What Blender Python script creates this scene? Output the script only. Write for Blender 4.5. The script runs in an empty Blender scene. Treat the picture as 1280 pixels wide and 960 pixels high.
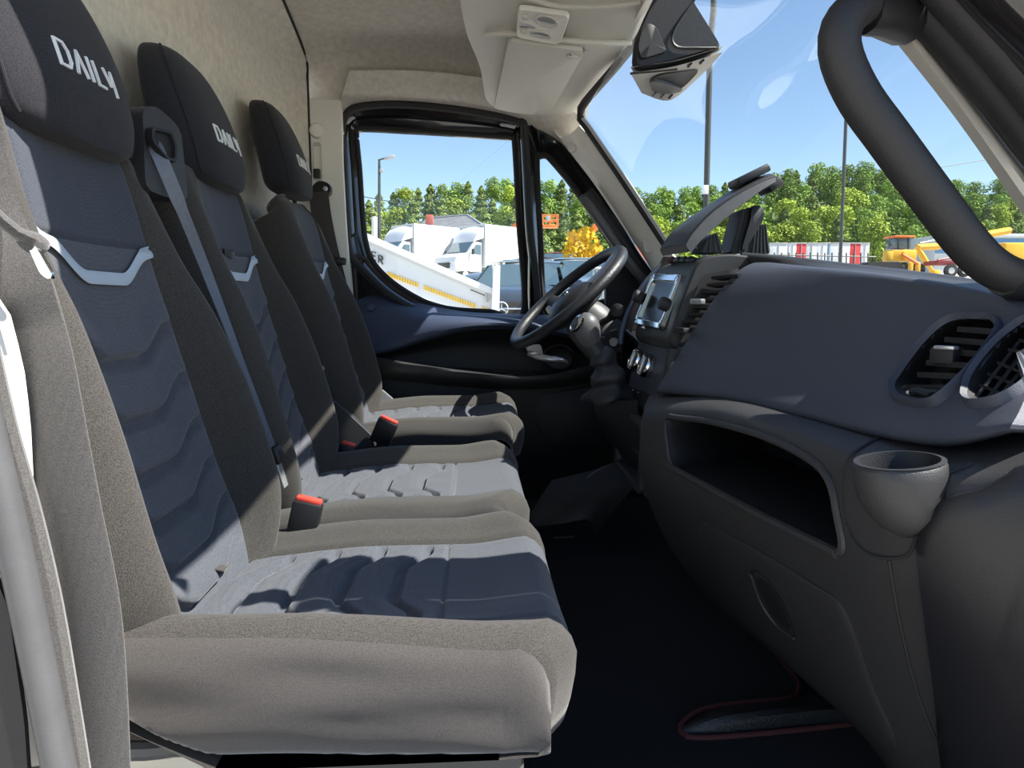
import bpy, bmesh, math, random
from mathutils import Vector, Matrix, noise
random.seed(7)
V = Vector
scene = bpy.context.scene
COL = scene.collection

# ------------------------------------------------------------------ camera
# x = front of the van (right in the picture), y = across the cab, away from the camera, z = up (cab floor = 0)
FPX = 840.0
EYE = V((0, 0, 0.68))
THETA = math.atan(100 / FPX)
PSI = math.atan(50 / FPX * math.cos(THETA))
FW = V((math.sin(PSI) * math.cos(THETA), math.cos(PSI) * math.cos(THETA), -math.sin(THETA)))
RT = V((math.cos(PSI), -math.sin(PSI), 0))
UP = RT.cross(FW)
cam_data = bpy.data.cameras.new('camera')
cam_data.sensor_width = 36.0
cam_data.lens = FPX / 1280 * 36.0
cam_data.clip_start = 0.02
cam_data.clip_end = 2000
cam = bpy.data.objects.new('camera', cam_data)
COL.objects.link(cam)
m = Matrix((RT, UP, -FW)).transposed().to_4x4()
m.translation = EYE
cam.matrix_world = m
scene.camera = cam

# ------------------------------------------------------------------ sky, sun, exposure
SUN_DIR = V((0.78, -0.18, 1.0)).normalized()
world = bpy.data.worlds.new('sky')
scene.world = world
world.use_nodes = True
wn = world.node_tree.nodes
wl = world.node_tree.links
wn.clear()
wo = wn.new('ShaderNodeOutputWorld')
wb = wn.new('ShaderNodeBackground')
sky = wn.new('ShaderNodeTexSky')
sky.sky_type = 'NISHITA'
sky.sun_disc = False
sky.sun_elevation = math.asin(SUN_DIR.z)
sky.sun_rotation = math.atan2(SUN_DIR.x, SUN_DIR.y)
sky.altitude = 200
sky.air_density = 1.0
sky.dust_density = 0.15
sky.ozone_density = 1.5
wb.inputs['Strength'].default_value = 0.21
wl.new(sky.outputs[0], wb.inputs['Color'])
wl.new(wb.outputs[0], wo.inputs['Surface'])
sd = bpy.data.lights.new('sun', 'SUN')
sd.energy = 11.5
sd.angle = 0.0093
sd.color = (1.0, 0.95, 0.87)
sun = bpy.data.objects.new('sun', sd)
COL.objects.link(sun)
sun.rotation_euler = SUN_DIR.to_track_quat('Z', 'Y').to_euler()
sun.location = (3, -3, 6)
vs = scene.view_settings
vs.view_transform = 'Standard'
vs.look = 'None'
vs.exposure = 0.12
vs.gamma = 1.0
vs.use_curve_mapping = False

# ------------------------------------------------------------------ helpers
def W(u, v, Y=None, X=None, Z=None):
    """point of the place seen at picture position (u, v) on the plane y=Y (or x=X, or z=Z)"""
    d = FW * FPX + RT * (u - 640.0) - UP * (v - 480.0)
    if Y is not None: k = (Y - EYE.y) / d.y
    elif X is not None: k = (X - EYE.x) / d.x
    else: k = (Z - EYE.z) / d.z
    return EYE + d * k
def WL(pts, Y=None):
    return [W(p[0], p[1], p[2] if len(p) > 2 else Y) for p in pts]

def wloc(o):
    p = V((0, 0, 0))
    while o is not None:
        p = p + o.location
        o = o.parent
    return p
def obj(name, geo, mat, parent=None, smooth=True, angle=0.7):
    verts, faces = geo
    off = wloc(parent) if parent is not None else V((0, 0, 0))
    me = bpy.data.meshes.new(name)
    me.from_pydata([tuple(V(p) - off) for p in verts], [], faces)
    bm = bmesh.new(); bm.from_mesh(me)
    bmesh.ops.remove_doubles(bm, verts=bm.verts, dist=1e-6)
    bmesh.ops.recalc_face_normals(bm, faces=bm.faces)
    bm.to_mesh(me); bm.free()
    if smooth:
        me.shade_smooth()
        me.set_sharp_from_angle(angle=angle)
    me.materials.append(mat)
    o = bpy.data.objects.new(name, me)
    COL.objects.link(o)
    if parent is not None: o.parent = parent
    return o
def thing(name, label, cat, loc=(0, 0, 0), group=None):
    o = bpy.data.objects.new(name, None)
    o.empty_display_size = 0.05
    COL.objects.link(o)
    o.location = loc
    return tag(o, label, cat, group)
def tag(o, label=None, cat=None, group=None, kind=None):
    if label: o['label'] = label
    if cat: o['category'] = cat
    if group: o['group'] = group
    if kind: o['kind'] = kind
    return o
def struct(name, geo, mat, label, cat, **k):
    return tag(obj(name, geo, mat, **k), label, cat, kind='structure')
def copy_tree(o, parent=None):
    c = o.copy(); COL.objects.link(c); c.parent = parent
    for ch in list(o.children): copy_tree(ch, c)
    return c

# geometry: every builder returns (verts, faces)
def join(*gs):
    v, f = [], []
    for g in gs:
        n = len(v); v += list(g[0]); f += [tuple(i + n for i in q) for q in g[1]]
    return v, f
def xf(g, M): return [M @ V(p) for p in g[0]], g[1]
def cr(pts, n, closed=False):
    """Catmull-Rom through pts, n samples evenly spaced along it"""
    P = [V(p) for p in pts]; k = len(P)
    out = []
    segs = k if closed else k - 1
    for i in range(segs):
        if closed: a, b, c, d = P[(i - 1) % k], P[i], P[(i + 1) % k], P[(i + 2) % k]
        else: a, b, c, d = P[max(i - 1, 0)], P[i], P[i + 1], P[min(i + 2, k - 1)]
        for s in range(12):
            t = s / 12.0
            out.append(0.5 * ((2 * b) + (c - a) * t + (2 * a - 5 * b + 4 * c - d) * t * t + (3 * b - a - 3 * c + d) * t ** 3))
    out.append(P[0] if closed else P[-1])
    return even(out, n, closed)
def even(poly, n, closed=False):
    L = [0.0]
    for i in range(1, len(poly)): L.append(L[-1] + (poly[i] - poly[i - 1]).length)
    tot = L[-1]; res = []; j = 0
    for i in range(n):
        s = tot * (i / n if closed else i / (n - 1.0))
        while j < len(L) - 2 and L[j + 1] < s: j += 1
        e = L[j + 1] - L[j]
        res.append(poly[j].lerp(poly[j + 1], 0 if e < 1e-9 else (s - L[j]) / e))
    return res
def loopc(pts, n): return cr(pts, n, True)
def poly(pts, n):
    P = [V(p) for p in pts]
    return even(P + [P[0]], n, True)
def rnd(pts, r, n):
    """closed polygon with rounded corners, resampled to n points"""
    P = [V(p) for p in pts]; out = []
    for i in range(len(P)):
        a, b, c = P[i - 1], P[i], P[(i + 1) % len(P)]
        rr = r[i] if isinstance(r, (list, tuple)) else r
        d1 = min(rr, (a - b).length * .48); d2 = min(rr, (c - b).length * .48)
        p, q = b + (a - b).normalized() * d1, b + (c - b).normalized() * d2
        for s in range(7):
            t = s / 6.0
            out.append((1 - t) ** 2 * p + 2 * t * (1 - t) * b + t * t * q)
    return even(out + [out[0]], n, True)
def bridge(loops, closed=True, cap0=False, cap1=False, wrap=False):
    n = len(loops[0]); v = [p for l in loops for p in l]; f = []
    ks = len(loops) if wrap else len(loops) - 1
    for k in range(ks):
        k2 = (k + 1) % len(loops)
        for i in range(n if closed else n - 1):
            j = (i + 1) % n
            f.append((k * n + i, k * n + j, k2 * n + j, k2 * n + i))
    def cap(k):
        c = sum((V(p) for p in loops[k]), V((0, 0, 0))) / n
        v.append(c); ci = len(v) - 1
        for i in range(n): f.append((k * n + i, k * n + (i + 1) % n, ci))
    if cap0: cap(0)
    if cap1: cap(len(loops) - 1)
    return v, f
def shift(l, d): return [V(p) + V(d) for p in l]
def scaleloop(l, s):
    c = sum((V(p) for p in l), V((0, 0, 0))) / len(l)
    return [c + (V(p) - c) * s for p in l]
def slab(l, d, b=0.0):
    """closed loop l pushed along d, both rims softened by b (a share of the size)"""
    d = V(d)
    if b <= 0: return bridge([l, shift(l, d)], cap0=True, cap1=True)
    return bridge([scaleloop(l, 1 - b), shift(scaleloop(l, 1 - b * .3), d * .06), shift(l, d * .2), shift(l, d * .8),
                   shift(scaleloop(l, 1 - b * .3), d * .94), shift(scaleloop(l, 1 - b), d)], cap0=True, cap1=True)
def ngon(l, d):
    n = len(l); d = V(d)
    return list(l) + shift(l, d), [tuple(range(n)), tuple(range(2 * n - 1, n - 1, -1))] + [(i, (i + 1) % n, n + (i + 1) % n, n + i) for i in range(n)]
def frame(lo, li, d, b=0.003):
    """ring between two loops of equal count, thickness along d"""
    d = V(d)
    mix = lambda t: [a.lerp(c, t) for a, c in zip(lo, li)]
    return bridge([lo, shift(lo, d * .8), shift(mix(.12), d), shift(mix(.88), d), shift(li, d * .8), li], wrap=True)
def patch(grid, nu, nv, thick=None):
    """Catmull-Rom surface through a control grid (rows of points)"""
    rows = [cr(r, nu) for r in grid]
    cols = [cr([r[i] for r in rows], nv) for i in range(nu)]
    v = [cols[i][j] for j in range(nv) for i in range(nu)]
    f = [(j * nu + i, j * nu + i + 1, (j + 1) * nu + i + 1, (j + 1) * nu + i) for j in range(nv - 1) for i in range(nu - 1)]
    if thick is not None:
        t = V(thick); n = len(v)
        v2 = v + [p + t for p in v]
        f2 = f + [tuple(reversed([k + n for k in q])) for q in f]
        edge = [i for i in range(nu)] + [j * nu + nu - 1 for j in range(1, nv)] + [(nv - 1) * nu + i for i in range(nu - 2, -1, -1)] + [j * nu for j in range(nv - 2, 0, -1)]
        for a, b_ in zip(edge, edge[1:] + edge[:1]): f2.append((a, b_, b_ + n, a + n))
        return v2, f2
    return v, f
def tube(path, r, seg=10, closed=False, flat=None, up=(0, 0, 1), caps=True):
    """tube along path (frames carried along it); r a number or a list; flat = (a, b) half-axes, a along the side vector"""
    P = [V(p) for p in path]; n = len(P); loops = []; s = None
    for i in range(n):
        if closed: t = P[(i + 1) % n] - P[i - 1]
        else: t = P[min(i + 1, n - 1)] - P[max(i - 1, 0)]
        t.normalize()
        if s is None:
            s = t.cross(V(up))
            if s.length < 1e-3: s = t.cross(V((1, 0, 0)))
        else: s = s - t * s.dot(t)
        s.normalize(); nn = s.cross(t)
        a, b = flat if flat else (1, 1)
        k = r[i] if isinstance(r, (list, tuple)) else r
        loops.append([P[i] + s * (a * k * math.cos(q * 2 * math.pi / seg)) + nn * (b * k * math.sin(q * 2 * math.pi / seg)) for q in range(seg)])
    return bridge(loops, wrap=closed, cap0=caps and not closed, cap1=caps and not closed)
def strap(path, w, side, t=0.0012):
    """flat webbing: path, half width(s), side direction(s)"""
    loops = []
    P = [V(p) for p in path]
    for i, p in enumerate(P):
        s = (V(side[i]) if isinstance(side, list) else V(side)).normalized()
        tt = (P[min(i + 1, len(P) - 1)] - P[max(i - 1, 0)]).normalized()
        nn = tt.cross(s).normalized()
        k = w[i] if isinstance(w, (list, tuple)) else w
        loops.append([p + s * k + nn * t * .4, p + s * k * .96 + nn * t, p - s * k * .96 + nn * t, p - s * k + nn * t * .4,
                      p - s * k - nn * t * .4, p - s * k * .96 - nn * t, p + s * k * .96 - nn * t, p + s * k - nn * t * .4])
    return bridge(loops, cap0=True, cap1=True)
def rbox(c, size, r=0.005, R=None, seg=2):
    bm = bmesh.new()
    bmesh.ops.create_cube(bm, size=1.0)
    for q in bm.verts: q.co = V((q.co.x * size[0], q.co.y * size[1], q.co.z * size[2]))
    if r > 0: bmesh.ops.bevel(bm, geom=bm.edges[:], offset=min(r, min(size) * .49), segments=seg, affect='EDGES', profile=.5)
    M = Matrix.Translation(V(c)) @ (R.to_4x4() if R is not None else Matrix.Identity(4))
    bm.verts.index_update()
    g = [M @ q.co for q in bm.verts], [tuple(x.index for x in f.verts) for f in bm.faces]
    bm.free(); return g
def lathe(prof, seg=24, M=None):
    """profile of (radius, height) turned about z"""
    loops = [[V((r * math.cos(2 * math.pi * i / seg), r * math.sin(2 * math.pi * i / seg), h)) for i in range(seg)] for r, h in prof]
    g = bridge(loops, cap0=True, cap1=True)
    return xf(g, M) if M is not None else g
def axis_matrix(p, z, x=(0, 1, 0)):
    z = V(z).normalized(); y = z.cross(V(x)).normalized(); xx = y.cross(z)
    M = Matrix((xx, y, z)).transposed().to_4x4(); M.translation = V(p); return M
def ss(a, b, x):
    t = max(0.0, min(1.0, (x - a) / (b - a))); return t * t * (3 - 2 * t)
from mathutils.bvhtree import BVHTree
def proj(p):
    q = V(p) - EYE; d = q.dot(FW)
    return 640 + FPX * q.dot(RT) / d, 480 - FPX * q.dot(UP) / d
class Surf:
    def __init__(s, g):
        s.g = g; s.t = BVHTree.FromPolygons([tuple(p) for p in g[0]], g[1])
    def hit(s, u, v, h=0.0):
        d = (FW * FPX + RT * (u - 640.0) - UP * (v - 480.0)).normalized()
        loc, n, i, dist = s.t.ray_cast(EYE, d)
        if loc is None:
            loc, n, i, dist = s.t.find_nearest(EYE + d * .8)
        if n.dot(d) > 0: n = -n
        return loc + n * h, n
    def line(s, pts, n, h=0.0, closed=False):
        return [s.hit(p.x, p.y, h)[0] for p in cr([V((a[0], a[1], 0)) for a in pts], n, closed)]
    def ring(s, pts, n, h=0.0, sc=1.0, r=None):
        P = [V((a[0], a[1], 0)) for a in pts]
        L = rnd(P, r, n) if r is not None else cr(P, n, True)
        c = sum(L, V((0, 0, 0))) / n
        return [s.hit(c.x + (p.x - c.x) * sc, c.y + (p.y - c.y) * sc, h)[0] for p in L]
    def overlay(s, pts, h, n=72, r=None, back=-.004):
        return bridge([s.ring(pts, n, back, 1, r), s.ring(pts, n, h * .6, 1, r), s.ring(pts, n, h, .975, r)] + [s.ring(pts, n, h, k, r) for k in (.85, .65, .42, .2)], cap1=True)
def inside(u, v, poly_):
    c = False; n = len(poly_)
    for i in range(n):
        x1, y1 = poly_[i][:2]; x2, y2 = poly_[i - 1][:2]
        if (y1 > v) != (y2 > v) and u < (x2 - x1) * (v - y1) / (y2 - y1) + x1: c = not c
    return c
def grow(pts, s, n=48):
    L = cr([V((a[0], a[1], 0)) for a in pts], n, True); c = sum(L, V((0, 0, 0))) / n
    return [(c.x + (q.x - c.x) * s, c.y + (q.y - c.y) * s) for q in L]
def cut(g, polys):
    keep = []
    for q in g[1]:
        c = sum((V(g[0][i]) for i in q), V((0, 0, 0))) / len(q)
        u, v = proj(c)
        if not any(inside(u, v, p) for p in polys): keep.append(q)
    return g[0], keep
def RZ(a): return Matrix.Rotation(a, 3, 'Z')
def RX(a): return Matrix.Rotation(a, 3, 'X')
def RY(a): return Matrix.Rotation(a, 3, 'Y')

# ------------------------------------------------------------------ materials
def new_mat(name):
    mt = bpy.data.materials.new(name); mt.use_nodes = True
    nt = mt.node_tree; bs = nt.nodes['Principled BSDF']
    return mt, nt, bs
def coords(nt, scale):
    tc = nt.nodes.new('ShaderNodeTexCoord'); mp = nt.nodes.new('ShaderNodeMapping')
    mp.inputs['Scale'].default_value = scale if isinstance(scale, tuple) else (scale,) * 3
    nt.links.new(tc.outputs['Object'], mp.inputs['Vector'])
    return mp.outputs['Vector']
def ramp(nt, fac, c0, c1, a=0.3, b=0.7):
    r = nt.nodes.new('ShaderNodeValToRGB')
    r.color_ramp.elements[0].position = a; r.color_ramp.elements[0].color = (*c0, 1)
    r.color_ramp.elements[1].position = b; r.color_ramp.elements[1].color = (*c1, 1)
    nt.links.new(fac, r.inputs['Fac']); return r.outputs['Color']
def plain(name, c, rough=0.5, metal=0.0, var=0.12, scale=30.0, bump=0.0, bscale=400.0, spec=0.5, coat=0.0):
    mt, nt, bs = new_mat(name)
    nz = nt.nodes.new('ShaderNodeTexNoise'); nz.inputs['Scale'].default_value = 1.0; nz.inputs['Detail'].default_value = 4
    nt.links.new(coords(nt, scale), nz.inputs['Vector'])
    lo = tuple(x * (1 - var) for x in c); hi = tuple(min(1, x * (1 + var)) for x in c)
    nt.links.new(ramp(nt, nz.outputs['Fac'], lo, hi), bs.inputs['Base Color'])
    bs.inputs['Roughness'].default_value = rough; bs.inputs['Metallic'].default_value = metal
    bs.inputs['Specular IOR Level'].default_value = spec
    bs.inputs['Coat Weight'].default_value = coat
    if bump > 0:
        n2 = nt.nodes.new('ShaderNodeTexNoise'); n2.inputs['Scale'].default_value = 1.0; n2.inputs['Detail'].default_value = 3
        nt.links.new(coords(nt, bscale), n2.inputs['Vector'])
        bp = nt.nodes.new('ShaderNodeBump'); bp.inputs['Strength'].default_value = bump; bp.inputs['Distance'].default_value = 0.002
        nt.links.new(n2.outputs['Fac'], bp.inputs['Height']); nt.links.new(bp.outputs['Normal'], bs.inputs['Normal'])
    return mt
def fabric(name, c0, c1, scale=900.0, cell=0.5, sheen=0.3):
    """woven cloth: small thread cells plus fibre noise"""
    mt, nt, bs = new_mat(name)
    vec = coords(nt, 1.0)
    nz = nt.nodes.new('ShaderNodeTexNoise'); nz.inputs['Scale'].default_value = scale * .9; nz.inputs['Detail'].default_value = 3; nz.inputs['Roughness'].default_value = .7
    nt.links.new(vec, nz.inputs['Vector'])
    vo = nt.nodes.new('ShaderNodeTexVoronoi'); vo.inputs['Scale'].default_value = scale; vo.inputs['Randomness'].default_value = .55
    nt.links.new(vec, vo.inputs['Vector'])
    mx = nt.nodes.new('ShaderNodeMath'); mx.operation = 'MULTIPLY_ADD'; mx.inputs[1].default_value = -cell
    nt.links.new(vo.outputs['Distance'], mx.inputs[0]); nt.links.new(nz.outputs['Fac'], mx.inputs[2])
    ad = nt.nodes.new('ShaderNodeMath'); ad.operation = 'ADD'; ad.inputs[1].default_value = cell * .5
    nt.links.new(mx.outputs[0], ad.inputs[0]); h = ad.outputs[0]
    nt.links.new(ramp(nt, h, c0, c1, .28, .75), bs.inputs['Base Color'])
    bs.inputs['Roughness'].default_value = .95; bs.inputs['Specular IOR Level'].default_value = .15
    bs.inputs['Sheen Weight'].default_value = sheen; bs.inputs['Sheen Roughness'].default_value = .45
    bp = nt.nodes.new('ShaderNodeBump'); bp.inputs['Strength'].default_value = .4; bp.inputs['Distance'].default_value = .001
    nt.links.new(h, bp.inputs['Height']); nt.links.new(bp.outputs['Normal'], bs.inputs['Normal'])
    return mt
def glass(name, tint=(.93, .97, .96), gloss=1.0, rough=0.0):
    mt = bpy.data.materials.new(name); mt.use_nodes = True
    nt = mt.node_tree; nt.nodes.clear()
    out = nt.nodes.new('ShaderNodeOutputMaterial'); mx = nt.nodes.new('ShaderNodeMixShader')
    tr = nt.nodes.new('ShaderNodeBsdfTransparent'); tr.inputs['Color'].default_value = (*tint, 1)
    gl = nt.nodes.new('ShaderNodeBsdfGlossy'); gl.inputs['Roughness'].default_value = rough
    fr = nt.nodes.new('ShaderNodeLayerWeight'); fr.inputs['Blend'].default_value = .5
    pw = nt.nodes.new('ShaderNodeMath'); pw.operation = 'POWER'; pw.inputs[1].default_value = 4.0
    mu = nt.nodes.new('ShaderNodeMath'); mu.operation = 'MULTIPLY_ADD'; mu.inputs[1].default_value = .55 * gloss; mu.inputs[2].default_value = .025 * gloss
    nt.links.new(fr.outputs['Facing'], pw.inputs[0]); nt.links.new(pw.outputs[0], mu.inputs[0]); nt.links.new(mu.outputs[0], mx.inputs['Fac'])
    nt.links.new(tr.outputs[0], mx.inputs[1]); nt.links.new(gl.outputs[0], mx.inputs[2]); nt.links.new(mx.outputs[0], out.inputs['Surface'])
    return mt

M = {}
M['insert'] = fabric('seat_insert_cloth', (.047, .051, .065), (.128, .134, .151), 900, .5, .2)
M['front'] = fabric('seat_front_cloth', (.045, .049, .062), (.122, .128, .145), 1100, .3, .2)
M['bolster'] = fabric('seat_bolster_cloth', (.026, .0245, .025), (.084, .078, .069), 900, .6, .2)
M['upper'] = fabric('seat_upper_cloth', (.032, .037, .052), (.080, .088, .110), 900, .5, .15)
M['side'] = fabric('seat_side_velour', (.036, .033, .032), (.098, .090, .086), 1300, .2, .6)
M['head'] = fabric('headrest_cloth', (.014, .014, .017), (.038, .038, .044), 900, .5, .1)
M['silver'] = plain('reflective_silver_tape', (.50, .56, .62), .45, .25, .04)
M['logo'] = plain('white_embroidery', (.82, .82, .80), .7, 0, .04, 300, .3, 900)
M['lining'] = plain('beige_felt_lining', (.66, .62, .54), .95, 0, .10, 60, .25, 900, .1)
M['headliner'] = plain('grey_felt_headliner', (.60, .56, .495), .97, 0, .10, 60, .25, 900, .1)
M['trim'] = plain('light_grey_trim_plastic', (.56, .535, .48), .55, 0, .03, 10, .08, 700)
M['trimw'] = plain('pale_pillar_plastic', (.80, .78, .72), .45, 0, .03, 10, .08, 700)
M['visor'] = plain('beige_visor_plastic', (.60, .575, .51), .6, 0, .03, 10, .08, 700)
M['blk'] = plain('black_plastic', (.012, .012, .014), .45, 0, .1, 10, .2, 700)
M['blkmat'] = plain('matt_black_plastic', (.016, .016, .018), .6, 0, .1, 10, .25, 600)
M['gloss'] = plain('gloss_black_paint', (.012, .011, .012), .14, 0, .1, 4, coat=.6)
M['rubber'] = plain('black_rubber_seal', (.018, .018, .019), .75, 0, .1, 20)
M['dashpad'] = plain('slate_dash_plastic', (.052, .059, .080), .50, 0, .05, 6, .35, 1100, .5)
M['dash'] = plain('charcoal_dash_plastic', (.034, .034, .036), .45, 0, .06, 6, .35, 900)
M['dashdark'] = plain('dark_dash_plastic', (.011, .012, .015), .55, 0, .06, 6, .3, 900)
M['endcap'] = plain('shade_darkened_end_cap_plastic', (.006, .0065, .0095), .42, 0, .06, 6, .2, 900)  # dark plastic, with the shadow at the door painted into its base colour
M['doorblue'] = plain('dark_blue_door_trim', (.046, .062, .112), .5, 0, .06, 6, .3, 900)
M['chrome'] = plain('chrome', (.86, .87, .88), .08, 1.0, .02)
M['satin'] = plain('satin_silver_plastic', (.60, .61, .62), .3, .7, .03)
M['screen'] = plain('dark_display_glass', (.012, .013, .015), .18, 0, .02, spec=.35)
M['carpet'] = fabric('black_carpet', (.004, .0045, .006), (.012, .013, .016), 700, .3, .1)
M['mat'] = fabric('black_floor_mat', (.005, .0055, .007), (.014, .015, .018), 500, .3, .1)
M['redtrim'] = plain('dark_red_binding', (.085, .022, .022), .8, 0, .1)
M['leather'] = plain('black_grained_vinyl', (.020, .021, .024), .42, 0, .1, 10, .6, 260)
M['boot'] = plain('black_leather_gaiter', (.026, .028, .033), .55, 0, .1, 10, .4, 350)
M['belt'] = fabric('dark_belt_webbing', (.040, .034, .033), (.085, .075, .07), 900, .3, .3)
M['beltg'] = fabric('grey_belt_webbing', (.050, .047, .046), (.115, .11, .106), 900, .3, .5)
M['beltb'] = plain('silky_blue_grey_webbing', (.11, .125, .155), .32, .1, .08, 200, .3, 900)
M['red'] = plain('red_push_button', (.75, .07, .045), .4, 0, .04)
M['basegrey'] = plain('grey_seat_base_panel', (.09, .085, .08), .6, 0, .06, 20, .1)
M['steel'] = plain('pale_painted_steel', (.52, .50, .44), .4, .3, .06, 20)
M['sealgrey'] = plain('grey_rubber_edge', (.09, .09, .093), .45, 0, .08, 40, .1)
M['glass'] = glass('window_glass', (.95, .97, .98), .8)
M['wind'] = glass('windscreen_glass', (.95, .97, .97), 1.3)

# ------------------------------------------------------------------ the cab shell
floor_g = rbox((.25, 1.35, -.02), (1.9, 2.1, .04), .005)
struct('floor', floor_g, M['carpet'], 'black carpeted cab floor under the seats and dashboard', 'floor')
# bulkhead behind the seats, its far edge rolled forward
Zs = [-.02, .35, .8, 1.2, 1.38, 1.45, 1.515]
g = []
for i, z in enumerate(Zs):
    yend = [2.25, 2.25, 2.25, 2.25, 2.25, 2.235, 1.98][i]
    g.append([V((-.585, .38, z)), V((-.59, .9, z)), V((-.59, 1.4, z)), V((-.585, yend - .25, z)), V((-.565, yend - .10, z)), V((-.535, yend - .03, z)), V((-.515, yend, z))])
wr = struct('wall_rear', patch(g, 40, 40, (-.03, 0, 0)), M['lining'], 'beige felt bulkhead panel behind the headrests', 'wall')
obj('edge_seam', tube(cr([r_[-1] + V((.002, .002, 0)) for r_ in g[2:]], 40), .004, 6), M['rubber'], wr)
# headliner: cross sections along x
secs = [(-.72, 0), (-.55, 0), (-.2, .005), (.1, .0), (.22, -.03), (.32, -.10), (.385, -.185)]
gr = []
for x, dz in secs:
    k = ss(.05, .385, x)
    ed = 1.322 - .03 * k - .03 * (1 - ss(-.5, -.3, x))
    top = 1.53 + dz
    ye = .68 - .12 * ss(-.05, .24, x) + .05 * ss(.26, .385, x)      # edge above the near door opening
    row = [V((x, ye, ed)), V((x, ye + .02, min(top, ed + .08))), V((x, ye + .08, ed + (top - ed) * .75)), V((x, .90, top - .012)), V((x, 1.35, top)), V((x, 1.95, top - .012)),
           V((x, 2.20, ed + (top - ed) * .72)), V((x, 2.295, ed + (top - ed) * .4)), V((x, 2.315, ed))]
    gr.append(row)
ceil = struct('ceiling', patch(gr, 48, 30, (0, 0, .025)), M['headliner'], 'grey beige felt headliner arching over the cab', 'ceiling')
for (u, v) in ((496, 111), (574, 119)):
    l = rnd(WL([(u - 9, v - 10), (u + 9, v - 8.5), (u + 9, v + 9), (u - 9, v + 8.5)], 2.272), .006, 24)
    obj('clip_cover', slab(l, (0, .03, 0), .06), M['trim'], ceil)
# roof edge above the near door and the windscreen header
struct('trim_1', tube(cr([V((-.72, .68, 1.30)), V((-.3, .68, 1.31)), V((-.05, .675, 1.322)), V((.1, .62, 1.32)), V((.22, .565, 1.305)), V((.385, .61, 1.28))], 30), .014, 8), M['headliner'], 'padded headliner edge over the open passenger door', 'trim')

# ---- far side wall: pale pillar trim next to the driver door
bp = thing('pillar_trim', 'pale plastic pillar trim with belt slot behind the driver seat', 'pillar trim', W(405, 380, 2.25))
l = WL([(376, 122), (427, 124), (428, 200), (433, 290), (440, 372), (442, 560), (370, 560), (374, 300)], 2.262)
obj('panel', slab(rnd(l, .008, 60), (0, .04, 0), .01), M['trimw'], bp)
c = W(396, 163, 2.25)
obj('screw_cap', lathe([(.0, .012), (.012, .011), (.020, .008), (.024, 0), (.024, -.012)], 24, axis_matrix(c, (0, -1, 0), (1, 0, 0))), M['trimw'], bp)
lo = rnd(WL([(391, 178), (402, 178), (403, 226), (392, 226)], 2.262), .008, 32); li = scaleloop(lo, .82)
fr_ = obj('slot_frame', frame(lo, li, (0, -.006, 0)), M['trim'], bp)
obj('slot_back', slab(li, (0, .004, 0)), M['trim'], bp)
obj('slider', rbox(W(396, 217, 2.25), (.022, .015, .03), .004), M['blk'], bp)

# roof rail above the driver door
dv = [(425, 128), (500, 128), (560, 133), (612, 141), (650, 151), (690, 168), (716, 190), (738, 220)]
rr = [[W(u, v + 9, 2.32) for u, v in dv], [W(u + 1, v - 3, 2.285) for u, v in dv], [W(u + 4, v - 14, 2.25) for u, v in dv], [W(u + 12, v - 40, 2.20) for u, v in dv]]
struct('trim_3', patch(rr, 40, 16), M['headliner'], 'felt covered roof rail above the driver door', 'trim')
# ---- driver door seen from inside
dd = thing('driver_door', 'dark driver door with large window, blue topped trim and pocket', 'door', W(560, 470, 2.30))
N = 96
Ao = [(427, 165), (434, 143), (452, 134), (500, 131), (560, 136), (612, 144), (648, 153), (655, 160), (662, 280), (669, 400), (610, 402), (560, 398), (520, 388), (486, 368), (458, 342), (438, 318), (433, 270), (430, 210)]
Ai = [(446, 172), (447, 162), (460, 161), (500, 163), (560, 166.5), (612, 170), (638, 172), (642.5, 178), (648, 280), (653, 391), (612, 389), (566, 386), (532, 377), (494, 355), (467, 328), (457, 300), (453, 262), (450, 215)]
Bo = [(652, 155), (672, 161), (696, 174), (724, 202), (748, 234), (776, 276), (800, 316), (822, 350), (815, 372), (760, 392), (700, 398), (664, 402), (660, 280)]
Bi = [(671, 203), (676, 196), (683, 195), (690, 201), (714, 230), (742, 270), (768, 310), (790, 346), (784, 364), (750, 378), (710, 384), (682, 386), (675, 290)]
def pl(pts, Y, n=N, r=.012): return rnd(WL(pts, Y), r, n)
def matched(o, i, Yo, Yi, n=8):
    """two loops with the same corner order, subdivided piece by piece so that they stay aligned"""
    O, I = WL(o, Yo), WL(i, Yi); lo, li = [], []
    def mid(P, k, t):
        a, b, c_, d = P[k - 1], P[k], P[(k + 1) % len(P)], P[(k + 2) % len(P)]
        return 0.5 * ((2 * b) + (c_ - a) * t + (2 * a - 5 * b + 4 * c_ - d) * t * t + (3 * b - a - 3 * c_ + d) * t ** 3)
    for k in range(len(O)):
        for s in range(n):
            lo.append(mid(O, k, s / n)); li.append(mid(I, k, s / n))
    return lo, li
lo, li = matched(Ao, Ai, 2.30, 2.35)
mix = lambda a, b, t: [p.lerp(q, t) for p, q in zip(a, b)]
wf = obj('window_frame', bridge([shift(lo, (0, .10, 0)), lo, shift(mix(lo, li, .1), (0, -.012, 0)), shift(mix(lo, li, .42), (0, -.014, 0)), shift(mix(lo, li, .5), (0, .012, 0)), mix(lo, li, .9), li, shift(li, (0, .05, 0))]), M['gloss'], dd)
obj('window_seal', tube(scaleloop(li, 1.006), .010, 8, True, up=(0, 1, 0)), M['rubber'], dd)
obj('outer_seal', tube(shift(scaleloop(lo, 1.0), (0, -.006, 0)), .013, 8, True, up=(0, 1, 0)), M['rubber'], dd)
obj('window_pane', slab(shift(scaleloop(li, 1.01), (0, .02, 0)), (0, .004, 0)), M['glass'], dd)
lo, li = matched(Bo, Bi, 2.30, 2.35)
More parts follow.
